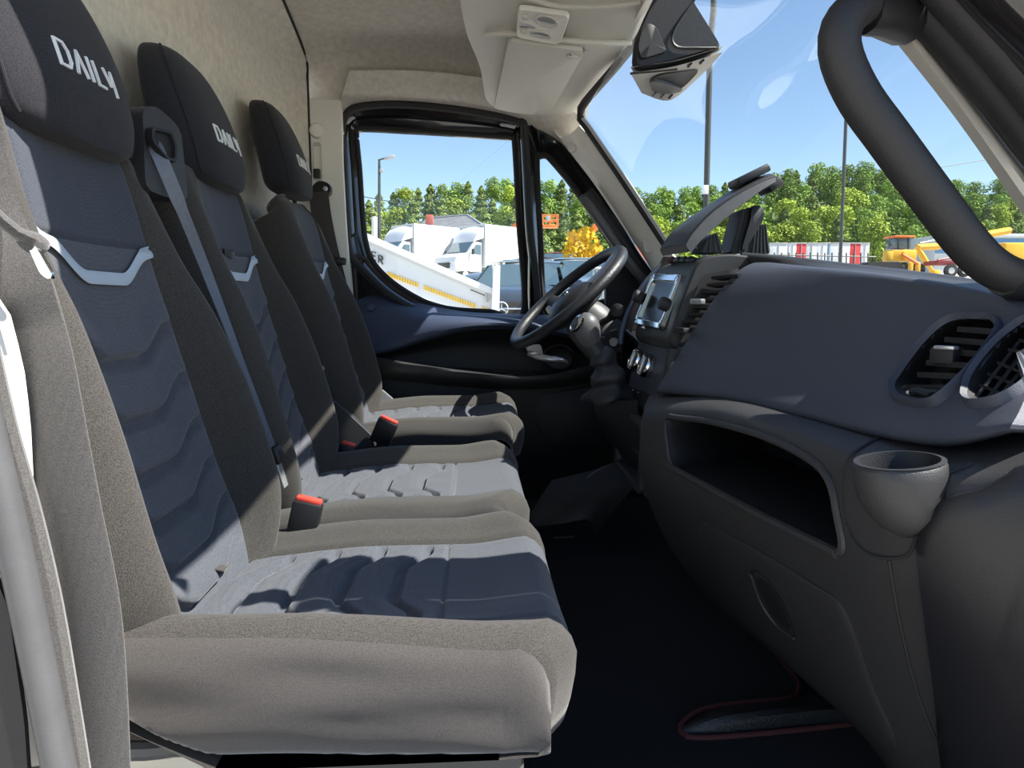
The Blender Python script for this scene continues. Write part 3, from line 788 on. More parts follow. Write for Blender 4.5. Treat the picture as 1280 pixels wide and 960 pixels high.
def cushion(root, prof, xf_, zb, x_rear, ins, dz=0.0, seam_x=-.037, nchev=5, side_lo=True, side_hi=True, near=False, mats=('insert', 'front', 'bolster', 'side', 'side')):
    """prof: (y, top z) stations across; ins = (y0, y1) of the insert; profile runs rear -> front -> under"""
    P = cr([V((y, z, 0)) for y, z in prof], 130)
    rows = []
    zmx_lo = max(q.y for q in P[:len(P) // 3]); k_lo = next(i for i, q in enumerate(P) if q.y > zmx_lo - .012)
    zmx_hi = max(q.y for q in P[2 * len(P) // 3:]); k_hi = next(i for i in range(len(P) - 1, 0, -1) if P[i].y > zmx_hi - .012)
    NT = 150
    for ip, p in enumerate(P):
        y, zt = p.x, p.y + dz
        zbb = zb + dz
        e = min((y - min(q.x for q in P)) if ip > k_lo else 0, (max(q.x for q in P) - y) if ip < k_hi else 0)
        cf = .035 * (1 - ss(0, .07, e))          # rounded front corners
        fx = xf_ - cf
        hgt = max(zt - zbb, .004)
        row = []
        for k in range(NT + 1):
            x = x_rear + (fx - .045 - x_rear) * k / NT
            u = (x - x_rear) / (fx - x_rear)
            ne = (1 - ss(.63, .74, y)) if near else 0.0
            z = zt + .012 * ss(.75, .98, u) * (1 - ne) - .018 * (1 - ss(0, .5, u)) * (1 - ne) - .022 * ne * ss(.35, 1, u) + .004 * ne * (1 - ss(0, .4, u))
            z += .0 
            # quilted lines on the insert
            if ins[0] < y < ins[1] and zt > zbb + .03:
                a = (y - (ins[0] + ins[1]) / 2) / ((ins[1] - ins[0]) / 2)
                rise = .032 * ss(.30, .80, abs(a))
                d = 0
                for c in range(nchev):
                    x0 = seam_x - .058 - c * .066 + rise
                    xx = x - x0
                    d -= .0090 * ss(-.012, -.007, xx) * (1 - ss(.001, .006, xx))
                    d += .0030 * (1 - ss(-.030, -.011, xx)) * ss(-.05, -.028, xx)
                d *= (1 - ss(.9, 1.0, abs(a)))
                d -= .005 * math.exp(-((x - seam_x) / .003) ** 2)
                z += d
            for yy in ins:
                if x < seam_x + .12: z -= .005 * math.exp(-((y - yy) / .004) ** 2)
            wy = 0
            if ip < k_lo + 2 and side_lo: wy = .0042 * noise.noise(V((x * 7.0, zt * 34.0, 3.1))) * ss(0, 12, ip)
            row.append(V((x, y + wy, max(z, zbb + .004 + (.075 * (1 - ss(.0, .34, u)) if near else 0)))))
        top = row[-1].z
        hh = top - zbb
        for (ax, az) in ((-.030, .0015), (-.016, -.006), (-.006, -.018), (0, -.035)):
            row.append(V((fx + ax, y, max(zbb + .003, top + az * min(1, hh / .06)))))
        for k in (.35, .7, 1.0):
            row.append(V((fx - .012 * k * k, y, max(zbb + .002, top - .035 * min(1, hh / .06) - (hh - .035 * min(1, hh / .06)) * k * .98))))
        row.append(V((fx - .05, y, zbb)))
        row.append(V((x_rear + .13, y, zbb)))
        row.append(V((x_rear, y, zbb + (.075 if near else 0))))
        rows.append(row)
    v, f = bridge(rows, closed=True)
    parts = {k: [] for k in ('insert', 'front', 'bolster', 'side', 'side_b')}
    nrow = len(rows[0])
    for fi, q in enumerate(f):
        c = sum((V(v[i]) for i in q), V((0, 0, 0))) / 4
        kk = fi // nrow
        edge = (side_lo and kk < k_lo) or (side_hi and kk >= k_hi)
        toplike = c.z > zb + dz + .05
        if edge: parts['side' if kk < k_lo else 'side_b'].append(q)
        elif ins[0] <= c.y <= ins[1] and c.x < seam_x and toplike: parts['insert'].append(q)
        elif ins[0] <= c.y <= ins[1] and c.x >= seam_x: parts['front'].append(q)
        else: parts['bolster'].append(q)
    def sub(fs):
        idx = sorted({i for q in fs for i in q}); mp = {i: k for k, i in enumerate(idx)}
        return [v[i] for i in idx], [tuple(mp[i] for i in q) for q in fs]
    cu = obj('cushion', sub(parts['bolster']), M[mats[2]], root, angle=1.3)
    for k, nm in (('insert', 'cushion_insert'), ('front', 'front_panel'), ('side', 'side_panel'), ('side_b', 'side_panel')):
        if parts[k]: obj(nm, sub(parts[k]), M[mats[('insert', 'front', 'bolster', 'side', 'side_b').index(k)]], cu, angle=1.3)
    return cu

Y1, Y2, Y3 = .83, 1.29, 1.88
bench = thing('passenger_bench', 'dark blue grey double passenger bench with two headrests nearest the camera', 'seat', (-.12, 1.05, 0))
backrest(bench, Y1, 0, 0)
headrest(bench, Y1, .004, .860, .240, wide=1.10)
backrest(bench, Y2, 0, .02, .92)
headrest(bench, Y2, 0, .892, posts=.05)
prof1 = [(.640, .249), (.618, .250), (.605, .259), (.598, .294), (.600, .340), (.610, .364), (.630, .377), (.652, .374), (.685, .352), (.72, .336), (.77, .328), (.83, .325), (.90, .325), (.955, .326), (.985, .333), (1.015, .343), (1.038, .343), (1.053, .330), (1.06, .29)]
cushion(bench, prof1, .108, .245, -.375, (.692, .968), side_hi=False, near=True)
prof2 = [(1.064, .29), (1.070, .335), (1.082, .350), (1.105, .354), (1.135, .350), (1.165, .345), (1.22, .340), (1.29, .338), (1.36, .338), (1.405, .342), (1.44, .354), (1.475, .366), (1.497, .362), (1.510, .345), (1.512, .31), (1.49, .252)]
cushion(bench, prof2, .098, .245, -.375, (1.15, 1.415))
# base under the bench
obj('base_panel', rbox((-.10, .855, .13), (.30, .45, .262), .01), M['basegrey'], bench)
obj('base_rail', rbox((-.10, 1.30, .13), (.30, .40, .27), .01), M['blk'], bench)
br = obj('support_bracket', join(rbox((-.335, .66, .235), (.07, .05, .006), .002), rbox((-.315, .645, .16), (.085, .006, .14), .002), rbox((-.33, .64, .10), (.06, .05, .006), .002)), M['steel'], bench)
obj('bolt', lathe([(.009, 0), (.009, .005), (0, .006)], 12, axis_matrix(V((-.315, .640, .20)), (0, -1, 0), (1, 0, 0))), M['blk'], br)
obj('hinge_cover', tube(cr([V((-.40, .62, .30)), V((-.37, .62, .262)), V((-.32, .625, .25)), V((-.28, .63, .252))], 12), .009, 8), M['sealgrey'], bench)
# buckles on the bench
def buckle(root, p, ax, name='buckle', w=.036):
    ax = V(ax).normalized()
    Mx = axis_matrix(p, ax, (0, 1, 0))
    b = obj(name, xf(rbox((0, 0, -.03), (.022, w, .06), .004), Mx), M['blk'], root)
    obj('release_button', xf(rbox((.002, 0, .002), (.015, w * .86, .008), .002), Mx), M['red'], b)
    return b
buckle(bench, W(386, 627, 1.03), (.25, 0, 1), w=.045)
buckle(bench, W(436, 556, 1.53), (.3, 0, 1))
for (u0, v0, u1, v1, Y) in ((243, 722, 283, 712, .86), (352, 600, 378, 597, 1.30)):
    a, b_ = W(u0, v0, Y), W(u1, v1, Y)
    obj('strap_loop', strap(cr([a, a.lerp(b_, .5) + V((0, 0, .008)), b_], 8), .008, (0, 1, 0)), M['belt'], bench)
a = W(285, 316, 1.27)
obj('pull_tab', strap(cr([a + V((0, -.02, 0)), a + V((.006, 0, -.004)), a + V((.004, .02, 0))], 8), .006, (0, 0, 1)), M['blk'], bench)
# belt guide on the inner shoulder of the near backrest
gd = obj('belt_guide', bridge([rnd(WL([(178, 134, .98), (196, 132, 1.02), (226, 160, 1.05), (236, 252, 1.04), (206, 246, 1.0), (182, 236, .96)]), .015, 40),
                              rnd(shift(WL([(172, 136, .98), (196, 130, 1.02), (228, 158, 1.05), (240, 254, 1.04), (206, 248, 1.0), (172, 238, .96)]), (-.03, .01, 0)), .015, 40),
                              rnd(shift(WL([(174, 140, .98), (196, 134, 1.02), (224, 162, 1.05), (234, 250, 1.04), (206, 244, 1.0), (176, 234, .96)]), (-.08, .02, 0)), .015, 40)], cap0=True, cap1=True), M['dash'], bench)
lo = rnd(WL([(180, 160, .985), (206, 166, 1.02), (213, 185, 1.025), (212, 206, 1.02), (200, 202, 1.0), (180, 178, .975)]), .006, 36); lo = shift(lo, (.006, -.006, 0))
obj('guide_rim', frame(lo, scaleloop(lo, .76), (.010, -.006, 0)), M['blkmat'], gd)
obj('guide_slot', slab(scaleloop(lo, .8), (.003, -.002, 0)), M['rubber'], gd)

driver = thing('driver_seat', 'dark blue grey driver seat farthest from the camera, before the steering wheel', 'seat', (-.10, Y3, 0))
backrest(driver, Y3, .015, .045, 1.0)
headrest(driver, Y3 + .0, -.006, .965, .235, posts=.06)
profd = [(1.70, .30), (1.668, .302), (1.655, .325), (1.660, .352), (1.675, .366), (1.70, .366), (1.74, .348), (1.80, .340), (1.88, .338), (1.96, .340), (2.02, .350), (2.06, .366), (2.09, .368), (2.105, .350), (2.108, .32), (2.09, .29)]
cushion(driver, profd, .135, .26, -.36, (1.745, 2.015), dz=.028, seam_x=-.005)
obj('base', rbox((-.08, 1.88, .14), (.34, .36, .26), .02), M['blkmat'], driver)
obj('side_cover', slab(rnd(WL([(400, 500), (412, 497), (425, 507), (466, 545), (470, 560), (400, 580)], 1.62), .01, 32), (0, .03, 0), .03), M['dash'], driver)
obj('recliner_knob', rbox(W(398, 460, 1.66), (.03, .03, .02), .006, RY(.5)), M['satin'], driver)
obj('recliner_bolt', lathe([(.010, 0), (.010, .012), (.006, .016)], 16, axis_matrix(W(402, 475, 1.665), (0, -1, 0), (1, 0, 0))), M['blk'], driver)
obj('outer_cover', slab(rnd(WL([(470, 485), (478, 488), (492, 500), (474, 506)], 2.11), .004, 20), (0, .02, 0), .03), M['satin'], driver)
buckle(driver, W(486, 526, 1.60), (.45, -.1, 1), w=.05)

# ------------------------------------------------------------------ seat belts
# driver belt on the pillar
bd = thing('seat_belt', 'black belt hanging from the pillar loop behind the driver seat', 'seat belt', W(405, 240, 2.2))
obj('pillar_loop', bridge([loopc(WL([(391, 232, 2.22), (400, 226, 2.2), (412, 231, 2.2), (411, 243, 2.2), (398, 244, 2.2), (390, 242, 2.22)]), 24), shift(loopc(WL([(391, 232, 2.22), (400, 226, 2.2), (412, 231, 2.2), (411, 243, 2.2), (398, 244, 2.2), (390, 242, 2.22)]), 24), (0, .03, 0))], cap0=True, cap1=True), M['blk'], bd)
obj('bolt', lathe([(.007, 0), (.007, .006), (0, .008)], 12, axis_matrix(W(407, 236, 2.195), (0, -1, 0), (1, 0, 0))), M['satin'], bd)
obj('webbing', strap(cr(WL([(398, 240, 2.195), (402, 270, 2.19), (410, 310, 2.17), (420, 350, 2.15), (432, 400, 2.12)]), 16), .030, (1, .2, .1)), M['belt'], bd)
obj('tongue', rbox(W(422, 326, 2.15), (.055, .02, .022), .006, RY(.1)), M['blk'], bd)
# middle belt from the guide down between the seats
bm_ = thing('seat_belt', 'shiny grey belt running from the shoulder guide down to the bench', 'seat belt', W(350, 600, 1.07))
pth = cr(WL([(186, 172, .99), (197, 190, .985), (222, 250, 1.0), (256, 335, 1.04), (300, 450, 1.07), (330, 530, 1.075), (347, 578, 1.075)]), 30)
obj('webbing', strap(pth, [.010] * 6 + [.0085] * 12 + [.008] * 12, [V((1, .5, .25)).lerp(V((.25, 1, .2)), min(1, i / 20)) for i in range(30)]), M['beltb'], bm_)
obj('tongue_grip', rbox(W(347, 568, 1.072), (.014, .03, .03), .005, RY(-.3)), M['blk'], bm_)
obj('tongue', rbox(W(352, 592, 1.072), (.004, .022, .045), .0015, RY(-.25)), M['satin'], bm_)
# near belt beside the open door
bn = thing('seat_belt', 'grey sunlit belt hanging at the left edge beside the open door', 'seat belt', W(100, 950, .52))
pth = cr(WL([(-14, 130, .50), (-2, 200, .515), (14, 270, .525), (28, 320, .52), (42, 400, .515), (56, 480, .51), (82, 620, .505), (112, 780, .50), (124, 990, .495)]), 36)
obj('webbing', strap(pth, [.006 + .020 * ss(4, 13, i) for i in range(36)], [V((.5, 1, .2)).lerp(V((1, -.12, .05)), ss(2, 12, i)) for i in range(36)]), M['beltg'], bn)
pt2 = cr(WL([(-20, 255, .47), (0, 274, .475), (22, 292, .48)]), 8)
obj('tongue_grip', tube(pt2 + [W(44, 303, .485)], [.008] * 8 + [.011], 10, flat=(1.0, .55)), M['beltg'], bn)
obj('tongue_grip_end', rbox(W(42, 304, .485), (.016, .016, .014), .005, RY(.7)), M['beltg'], bn)
obj('tongue', slab(rnd(WL([(32, 303), (42, 303), (66, 345), (62, 351), (50, 343)], .478), .003, 24), (0, .004, 0), .02), M['chrome'], bn)
pt3 = cr(WL([(-12, 160, .49), (-3, 220, .50), (4, 270, .505), (12, 400, .50), (18, 520, .495), (26, 700, .49)]), 16)

# near door pillar with its seals at the left edge
np_ = thing('door_pillar', 'grey rubber edged door pillar at the lower left edge', 'pillar', W(40, 950, .46))
obj('door_seal', tube(cr(WL([(-70, 160, .46), (-48, 330, .46), (-20, 520, .46), (8, 640, .46), (34, 760, .46), (62, 900, .46), (82, 1000, .46)]), 30), .0105, 12), M['sealgrey'], np_)
obj('seal_base', tube(cr(WL([(-40, 330, .475), (2, 520, .475), (36, 640, .475), (64, 760, .475), (88, 900, .475), (104, 1000, .475)]), 30), .008, 8), M['beltg'], np_)
obj('sill_trim', slab(poly(WL([(-40, 640), (10, 760), (30, 900), (40, 1040), (-60, 1040)], .455), 40), (0, .004, 0)), M['blkmat'], np_)
obj('pillar_skin', slab(poly(WL([(-60, 330), (-14, 385), (6, 460), (15, 530), (24, 700), (60, 960), (-90, 960)], .485), 40), (0, .02, 0)), M['trimw'], np_)
obj('pillar_skirt', slab(poly(WL([(100, 780), (128, 860), (148, 990), (60, 990)], .53), 40), (0, .02, 0)), M['belt'], np_)

# ------------------------------------------------------------------ dashboard
dash = thing('dashboard', 'long dark slate dashboard across the front of the cab', 'dashboard', W(1000, 700, .85))
R = lambda rows: [[W(*p) for p in r] for r in rows]
pad_g = patch(R([
    [(948, 329, 1.32), (1000, 334, 1.15), (1074, 341, .99), (1150, 351, .86), (1220, 363, .77), (1300, 383, .68)],
    [(946, 327, 1.27), (1000, 333, 1.09), (1074, 340, .935), (1150, 350, .81), (1220, 362, .72), (1300, 384, .635)],
    [(919, 342, 1.24), (990, 350, 1.065), (1070, 362, .91), (1150, 378, .785), (1222, 394, .695), (1300, 416, .61)],
    [(884, 386, 1.235), (964, 408, 1.035), (1052, 428, .87), (1135, 445, .74), (1205, 457, .645), (1292, 468, .57)],
    [(850, 440, 1.25), (930, 462, 1.03), (1017, 485, .845), (1100, 505, .71), (1175, 517, .615), (1275, 512, .535)],
    [(822, 486, 1.26), (905, 496, 1.03), (990, 515, .845), (1070, 536, .715), (1135, 549, .63), (1190, 553, .58), (1262, 536, .522)],
    [(825, 490, 1.31), (907, 501, 1.08), (992, 520, .89), (1072, 541, .755), (1137, 554, .67), (1192, 558, .62), (1266, 541, .56)]]), 90, 70)
pad = Surf(pad_g)
V1 = [(1120, 486), (1128, 470), (1160, 428), (1190, 404), (1226, 401), (1243, 404), (1244, 420), (1215, 462), (1180, 496), (1160, 503), (1130, 498)]
V2 = [(1212, 488), (1218, 470), (1240, 440), (1268, 415), (1300, 400), (1310, 440), (1285, 480), (1255, 500), (1225, 505), (1212, 500)]
padm = obj('upper_pad', cut(pad_g, [grow(V1, 1.05), grow(V2, 1.05)]), M['dashpad'], dash, angle=1.2)
def vent(loop, depth, nm):
    a = pad.ring(loop, 64, .002, 1.12); b = pad.ring(loop, 64, .010, 1.06); c = pad.ring(loop, 64, .004, .98)
    d = shift(scaleloop(c, .96), (.03, .02, 0)); e = shift(scaleloop(c, .92), (depth, depth * .6, 0))
    vb = obj(nm, bridge([pad.ring(loop, 64, -.003, 1.14), a, b, c]), M['dashpad'], dash)
    obj('vent_duct', bridge([c, d, e], cap1=True), M['rubber'], vb)
    return vb
def slats(vb, rows, y0, y1, tilt, th=.002, dep=.022, mat='blkmat'):
    for (u0, v0, u1, v1) in rows:
        p, q = pad.hit(u0, v0, -.003)[0], pad.hit(u1, v1, -.003)[0]
        a = q - p; back = V((dep, dep * .6, -.002))
        up_ = a.cross(back).normalized() * th
        obj('slat', bridge([[p - up_, q - up_, q + up_, p + up_], [p - up_ + back, q - up_ + back, q + up_ + back, p + up_ + back]], cap0=True, cap1=True), M[mat], vb, smooth=False)
vb1 = vent(V1, .06, 'vent_bezel')
slats(vb1, [(1134, 482, 1194, 482), (1144, 466, 1204, 468), (1155, 451, 1215, 455), (1166, 436, 1224, 440), (1178, 422, 1234, 426), (1194, 409, 1242, 412)], 0, 0, 0, .003)
k0 = pad.hit(1182, 443, -.002)[0]
obj('vent_tab', rbox(k0, (.022, .026, .018), .003, RZ(.4)), M['blkmat'], vb1)
obj('tab_chrome', rbox(k0 + V((-.006, -.006, .009)), (.010, .022, .004), .0015, RZ(.4)), M['satin'], vb1)
fp = [(1124, 484), (1140, 478), (1182, 486), (1184, 494), (1164, 502), (1130, 497)]
obj('vent_fascia', pad.overlay(fp, -.004, 40, back=-.012), M['blk'], vb1)
for (u, v, mt, s) in ((1133, 489, 'logo', 2.6), (1171, 494, 'logo', 2.8)):
    rg = [pad.hit(u + s * math.cos(k * .524), v + s * 1.1 * math.sin(k * .524), -.0025)[0] for k in range(12)]
    if u < 1150: obj('vent_mark', bridge([rg, scaleloop(rg, .5)], cap1=True), M['logo'], vb1)
    else: obj('vent_mark', frame(rg, scaleloop(rg, .6), (-.0005, -.0005, 0)), M['logo'], vb1)
obj('thumb_wheel', tube([pad.hit(1140, 490, -.001)[0], pad.hit(1150, 490, .001)[0], pad.hit(1163, 494, -.001)[0]], .0045, 8), M['blkmat'], vb1)
vb2 = vent(V2, .05, 'side_vent_bezel')
slats(vb2, [(1216, 496, 1272, 424), (1228, 500, 1284, 430), (1240, 500, 1296, 436)], 0, 0, 0, .0016, .012, 'blk')
slats(vb2, [(1222, 478, 1256, 492), (1232, 464, 1272, 480), (1244, 450, 1284, 466), (1258, 434, 1296, 450), (1272, 422, 1300, 432)], 0, 0, 0, .0014, .012, 'blk')

low_g = patch(R([
    [(812, 494, 1.33), (900, 496, 1.06), (990, 514, .87), (1070, 534, .745), (1140, 548, .66), (1210, 553, .61), (1320, 536, .56)],
    [(806, 508, 1.25), (898, 509, .955), (990, 533, .775), (1068, 559, .66), (1134, 582, .59), (1205, 588, .543), (1320, 566, .502)],
    [(802, 530, 1.22), (895, 532, .93), (985, 560, .75), (1062, 590, .64), (1126, 616, .575), (1200, 622, .527), (1320, 600, .487)],
    [(800, 575, 1.21), (890, 602, .925), (975, 642, .755), (1050, 678, .65), (1110, 700, .585), (1190, 702, .53), (1320, 692, .48)],
    [(808, 618, 1.205), (890, 655, .945), (970, 700, .785), (1045, 740, .675), (1110, 765, .605), (1190, 772, .545), (1320, 772, .487)],
    [(835, 680, 1.205), (905, 720, .98), (980, 770, .825), (1050, 820, .715), (1120, 850, .635), (1200, 852, .565), (1320, 852, .50)],
    [(880, 742, 1.21), (940, 790, 1.03), (1000, 840, .89), (1060, 890, .78), (1120, 945, .685), (1200, 960, .595), (1320, 960, .52)],
    [(930, 792, 1.24), (985, 832, 1.10), (1030, 872, .98), (1080, 922, .86), (1130, 985, .745), (1200, 1040, .64), (1320, 1050, .56)]]), 100, 90)
low = Surf(low_g)
SH = [(834, 524), (850, 523), (890, 528), (955, 546), (1012, 574), (1036, 600), (1046, 640), (1050, 690), (1000, 668), (930, 632), (860, 594), (842, 584), (836, 560)]
obj('lower_body', cut(low_g, [grow(SH, 1.012, 90)]), M['dash'], dash, angle=1.2)
a = low.ring(SH, 90, .0005, 1.03); b = low.ring(SH, 90, .002, 1.0); c = low.ring(SH, 90, -.010, .985)
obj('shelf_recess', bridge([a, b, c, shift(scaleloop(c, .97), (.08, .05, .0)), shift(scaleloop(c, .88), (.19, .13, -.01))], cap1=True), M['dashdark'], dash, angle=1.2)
obj('shelf_end', slab(WL([(829, 528, 1.215), (836, 524, 1.19), (850, 588, 1.14), (834, 584, 1.19)]), (.03, .012, 0)), M['dashpad'], dash)
obj('shelf_rim', tube(low.ring(SH, 90, .0005, 1.008), .0048, 8, True), M['dash'], dash)
obj('shelf_lip', tube(low.line([(836, 582), (860, 595), (930, 633), (1000, 668), (1048, 691)], 30, .002), .006, 8), M['dash'], dash)
def end_wall(g, nu, d1, d2):
    e = [V(g[0][k]) for k in range(nu - 1, len(g[0]), nu)]
    return bridge([e, shift(e, d1), shift(e, d2)], closed=False)
obj('end_panel', end_wall(pad_g, 90, (.12, .015, -.01), (.34, .05, -.03)), M['dashpad'], dash)
obj('end_panel', end_wall(low_g, 100, (.12, .012, .0), (.36, .04, .0)), M['dash'], dash)
# glovebox door with pull recess
GD = [(874, 656), (900, 662), (960, 694), (1025, 734), (1050, 752), (1068, 790), (1092, 860), (1118, 935), (1000, 838), (930, 778), (896, 720)]
gdo = obj('glovebox_door', low.overlay(GD, .003, 90), M['dash'], dash, angle=1.0)
lp = [(941, 714), (956, 716), (975, 740), (990, 772), (997, 797), (975, 782), (955, 752)]
obj('pull_recess', bridge([low.ring(lp, 40, .0045, 1.0), low.ring(lp, 40, .002, .9), low.ring(lp, 40, .0035, .7)], cap1=True), M['dashdark'], gdo)
obj('pull_lip', tube(low.line([(942, 716), (955, 752), (975, 780), (996, 796)], 20, .005), .0022, 6), M['dash'], gdo)
# end cap by the door
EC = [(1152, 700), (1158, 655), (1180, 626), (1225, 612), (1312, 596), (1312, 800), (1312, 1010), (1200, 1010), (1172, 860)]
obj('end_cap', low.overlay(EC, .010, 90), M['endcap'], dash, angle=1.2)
# seams
obj('panel_seam', tube(low.line([(1112, 700), (1122, 760), (1140, 840), (1160, 900), (1190, 965)], 30, .0005), .0018, 6), M['rubber'], dash)
obj('panel_seam', tube(low.line([(1098, 548), (1062, 572), (1052, 605), (1056, 650), (1076, 685), (1104, 697), (1134, 694), (1146, 670), (1150, 630), (1172, 600), (1216, 580)], 50, .0008), .0018, 6), M['rubber'], dash)
# cup holder bulging from the lower body
Cc = W(1124, 576, .565)
cu = obj('cup_holder', join(), M['dash'], dash) if False else None
def ell(c, rx, ry, n=36, tilt=0.0): return [V((c.x + rx * math.cos(2 * math.pi * k / n), c.y + ry * math.sin(2 * math.pi * k / n), c.z + tilt * math.cos(2 * math.pi * k / n))) for k in range(n)]
rim = [(0, .036, .032, 0), (-.003, .0382, .0345, 0), (-.012, .0385, .035, .001), (-.030, .037, .034, .004), (-.046, .032, .030, .008), (-.058, .023, .022, .012), (-.066, .010, .010, .016)]
cuh = obj('cup_holder', bridge([ell(Cc + V((d, 0, dz)), rx, ry, tilt=.004) for dz, rx, ry, d in rim], cap1=True), M['dash'], dash)
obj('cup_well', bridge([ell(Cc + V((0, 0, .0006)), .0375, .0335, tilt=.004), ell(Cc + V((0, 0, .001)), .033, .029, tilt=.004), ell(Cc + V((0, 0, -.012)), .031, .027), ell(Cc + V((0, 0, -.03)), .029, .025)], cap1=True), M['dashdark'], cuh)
# top of the dash up to the windscreen
top_g = patch(R([
    [(935, 331, 1.30), (1000, 337, 1.12), (1070, 344, .96), (1150, 354, .84), (1220, 366, .75), (1310, 390, .66)],
    [(930, 322, 1.30), (1000, 327, 1.15), (1080, 336, 1.01), (1160, 346, .89), (1225, 355, .80), (1310, 372, .70)],
    [(952, 319, 1.36), (1010, 324, 1.22), (1085, 333, 1.08), (1165, 343, .96), (1228, 352, .86), (1310, 368, .75)]]) + [[V((1.02, 1.50, .70)), V((1.02, 1.25, .69)), V((1.0, 1.08, .67)), V((.98, .95, .65)), V((.92, .80, .63)), V((.86, .62, .62))]], 60, 30)
obj('dash_top', top_g, M['dash'], dash, angle=1.2)
obj('cowl_top', patch([[V((.52, 1.28, .752)), V((.52, 1.45, .757)), V((.52, 1.64, .745))], [V((.78, 1.26, .73)), V((.78, 1.45, .735)), V((.78, 1.66, .73))], [V((1.03, 1.22, .68)), V((1.03, 1.45, .68)), V((1.03, 1.68, .68))]], 12, 12), M['dash'], dash)
# driver side top and lower structure
dt = [[W(826, 332, 1.60), W(822, 345, 1.75), W(818, 352, 1.95), W(822, 352, 2.18)],
      [W(850, 322, 1.60), W(845, 330, 1.75), W(838, 338, 1.95), W(840, 342, 2.18)],
      [V((1.02, 1.45, .70)), V((1.0, 1.75, .69)), V((.95, 1.95, .69)), V((.85, 2.30, .69))]]
obj('driver_dash_top', patch(dt, 20, 16), M['dash'], dash)
df = [[W(826, 332, 1.58), W(818, 350, 1.75), W(812, 358, 1.95), W(816, 360, 2.2)],
      [W(800, 362, 1.58), W(795, 372, 1.75), W(796, 378, 1.95), W(800, 380, 2.2)],
      [W(782, 398, 1.58), W(780, 405, 1.75), W(786, 410, 1.95), W(790, 412, 2.2)],
      [W(776, 440, 1.58), W(778, 440, 1.75), W(785, 440, 1.95), W(790, 440, 2.2)],
      [W(780, 520, 1.58), W(780, 510, 1.75), W(790, 500, 1.95), W(795, 500, 2.2)],
      [W(800, 620, 1.58), W(800, 600, 1.75), W(805, 590, 1.95), W(810, 580, 2.2)]]
obj('driver_dash_face', patch(df, 24, 40), M['dashdark'], dash)
obj('binnacle_edge', tube(cr([W(824, 334, 1.585), W(803, 358, 1.585), W(786, 388, 1.585), W(778, 412, 1.585), W(776, 430, 1.585)], 20), .006, 8), M['doorblue'], dash)

# ---- centre stack
cs = thing('centre_console', 'dark centre stack with chrome rimmed display and climate dials', 'console', W(810, 520, 1.4))
prf = [(960, 322), (905, 317), (878, 321), (866, 331), (856, 356), (842, 396), (832, 424), (836, 436), (850, 440), (905, 440), (960, 420)]
ln = rnd(WL(prf, 1.31), [.01, .02, .02, .015, .001, .001, .008, .012, .01, .01, .01], 88)
def atY(l, y): return [V((p.x, y, p.z)) for p in l]
obj('stack_body', bridge([atY(scaleloop(ln, .955), 1.292), atY(scaleloop(ln, .985), 1.296), atY(ln, 1.308), atY(ln, 1.562), atY(scaleloop(ln, .96), 1.58)], cap0=True, cap1=True), M['dash'], cs)
obj('stack_seam', tube(WL([(838, 342, 1.57), (852, 340, 1.45), (870, 343, 1.30), (884, 352, 1.288)]), .0018, 6), M['rubber'], cs)
# hazard switch strip on the hump
for k, (u, v, mt) in enumerate(((842, 326, 'redtrim'), (850, 326, 'blk'), (858, 326, 'blk'), (866, 326, 'blk'))):
    p = W(u, v, 1.50 - k * .045)
    obj('hump_switch', rbox(p + V((.004, 0, -.002)), (.03, .034, .012), .003, RY(.45)), M[mt], cs)
# display
q = [W(821, 344, 1.535), W(859, 346, 1.335), W(831, 414, 1.335), W(796, 406, 1.535)]
nrm = (q[1] - q[0]).cross(q[3] - q[0]).normalized()
if nrm.x > 0: nrm = -nrm
lo = shift(rnd(q, .012, 64), nrm * .004); li = scaleloop(lo, .80)
li = rnd([q[0].lerp(q[2], .13), q[1].lerp(q[3], .13), q[2].lerp(q[0], .11), q[3].lerp(q[1], .11)], .006, 64); li = shift(li, nrm * .004)
obj('display_backing', slab(shift(rnd(q, .012, 64), nrm * -.014), nrm * .017), M['dash'], cs)
obj('chrome_frame', frame(lo, li, nrm * .009), M['chrome'], cs)
obj('display', slab(scaleloop(li, 1.01), nrm * .003), M['screen'], cs)
for (u, v, y) in ((806, 374, 1.525), (840, 384, 1.345)):
    p = W(u, v, y) + nrm * .008
    obj('display_knob', lathe([(.014, 0), (.014, .014), (.0125, .019), (0, .02)], 20, axis_matrix(p, nrm)), M['blkmat'], cs)
obj('frame_clip', rbox(W(808, 411, 1.47) + nrm * .008, (.008, .02, .006), .002, RY(.4)), M['satin'], cs)
# centre vents between stack and pad
obj('vent_back', slab(rnd(WL([(878, 343, 1.286), (925, 335, 1.286), (925, 430, 1.286), (846, 428, 1.286)]), .01, 32), (.01, .004, 0)), M['rubber'], cs)
for k in range(8):
    t = k / 7
    u0, v0 = 886 - 42 * t, 347 + 64 * t
    u1, v1 = u0 + 36, v0 - 3 + 4 * t
    p, r_ = W(u0 + 3, v0, 1.282), W(u1, v1, 1.215)
    bk = V((.022, 0, -.004)); upv = V((0, 0, .0026))
    obj('slat', bridge([[p - upv, r_ - upv, r_ + upv, p + upv], [p - upv + bk, r_ - upv + bk, r_ + upv + bk, p + upv + bk]], cap0=True, cap1=True), M['blkmat'], cs, smooth=False)
obj('vent_tab', rbox(W(872, 377, 1.24), (.012, .03, .010), .002, RZ(.4)), M['satin'], cs)
obj('vent_tab', rbox(W(853, 413, 1.25), (.02, .03, .010), .002, RZ(.4)), M['blkmat'], cs)
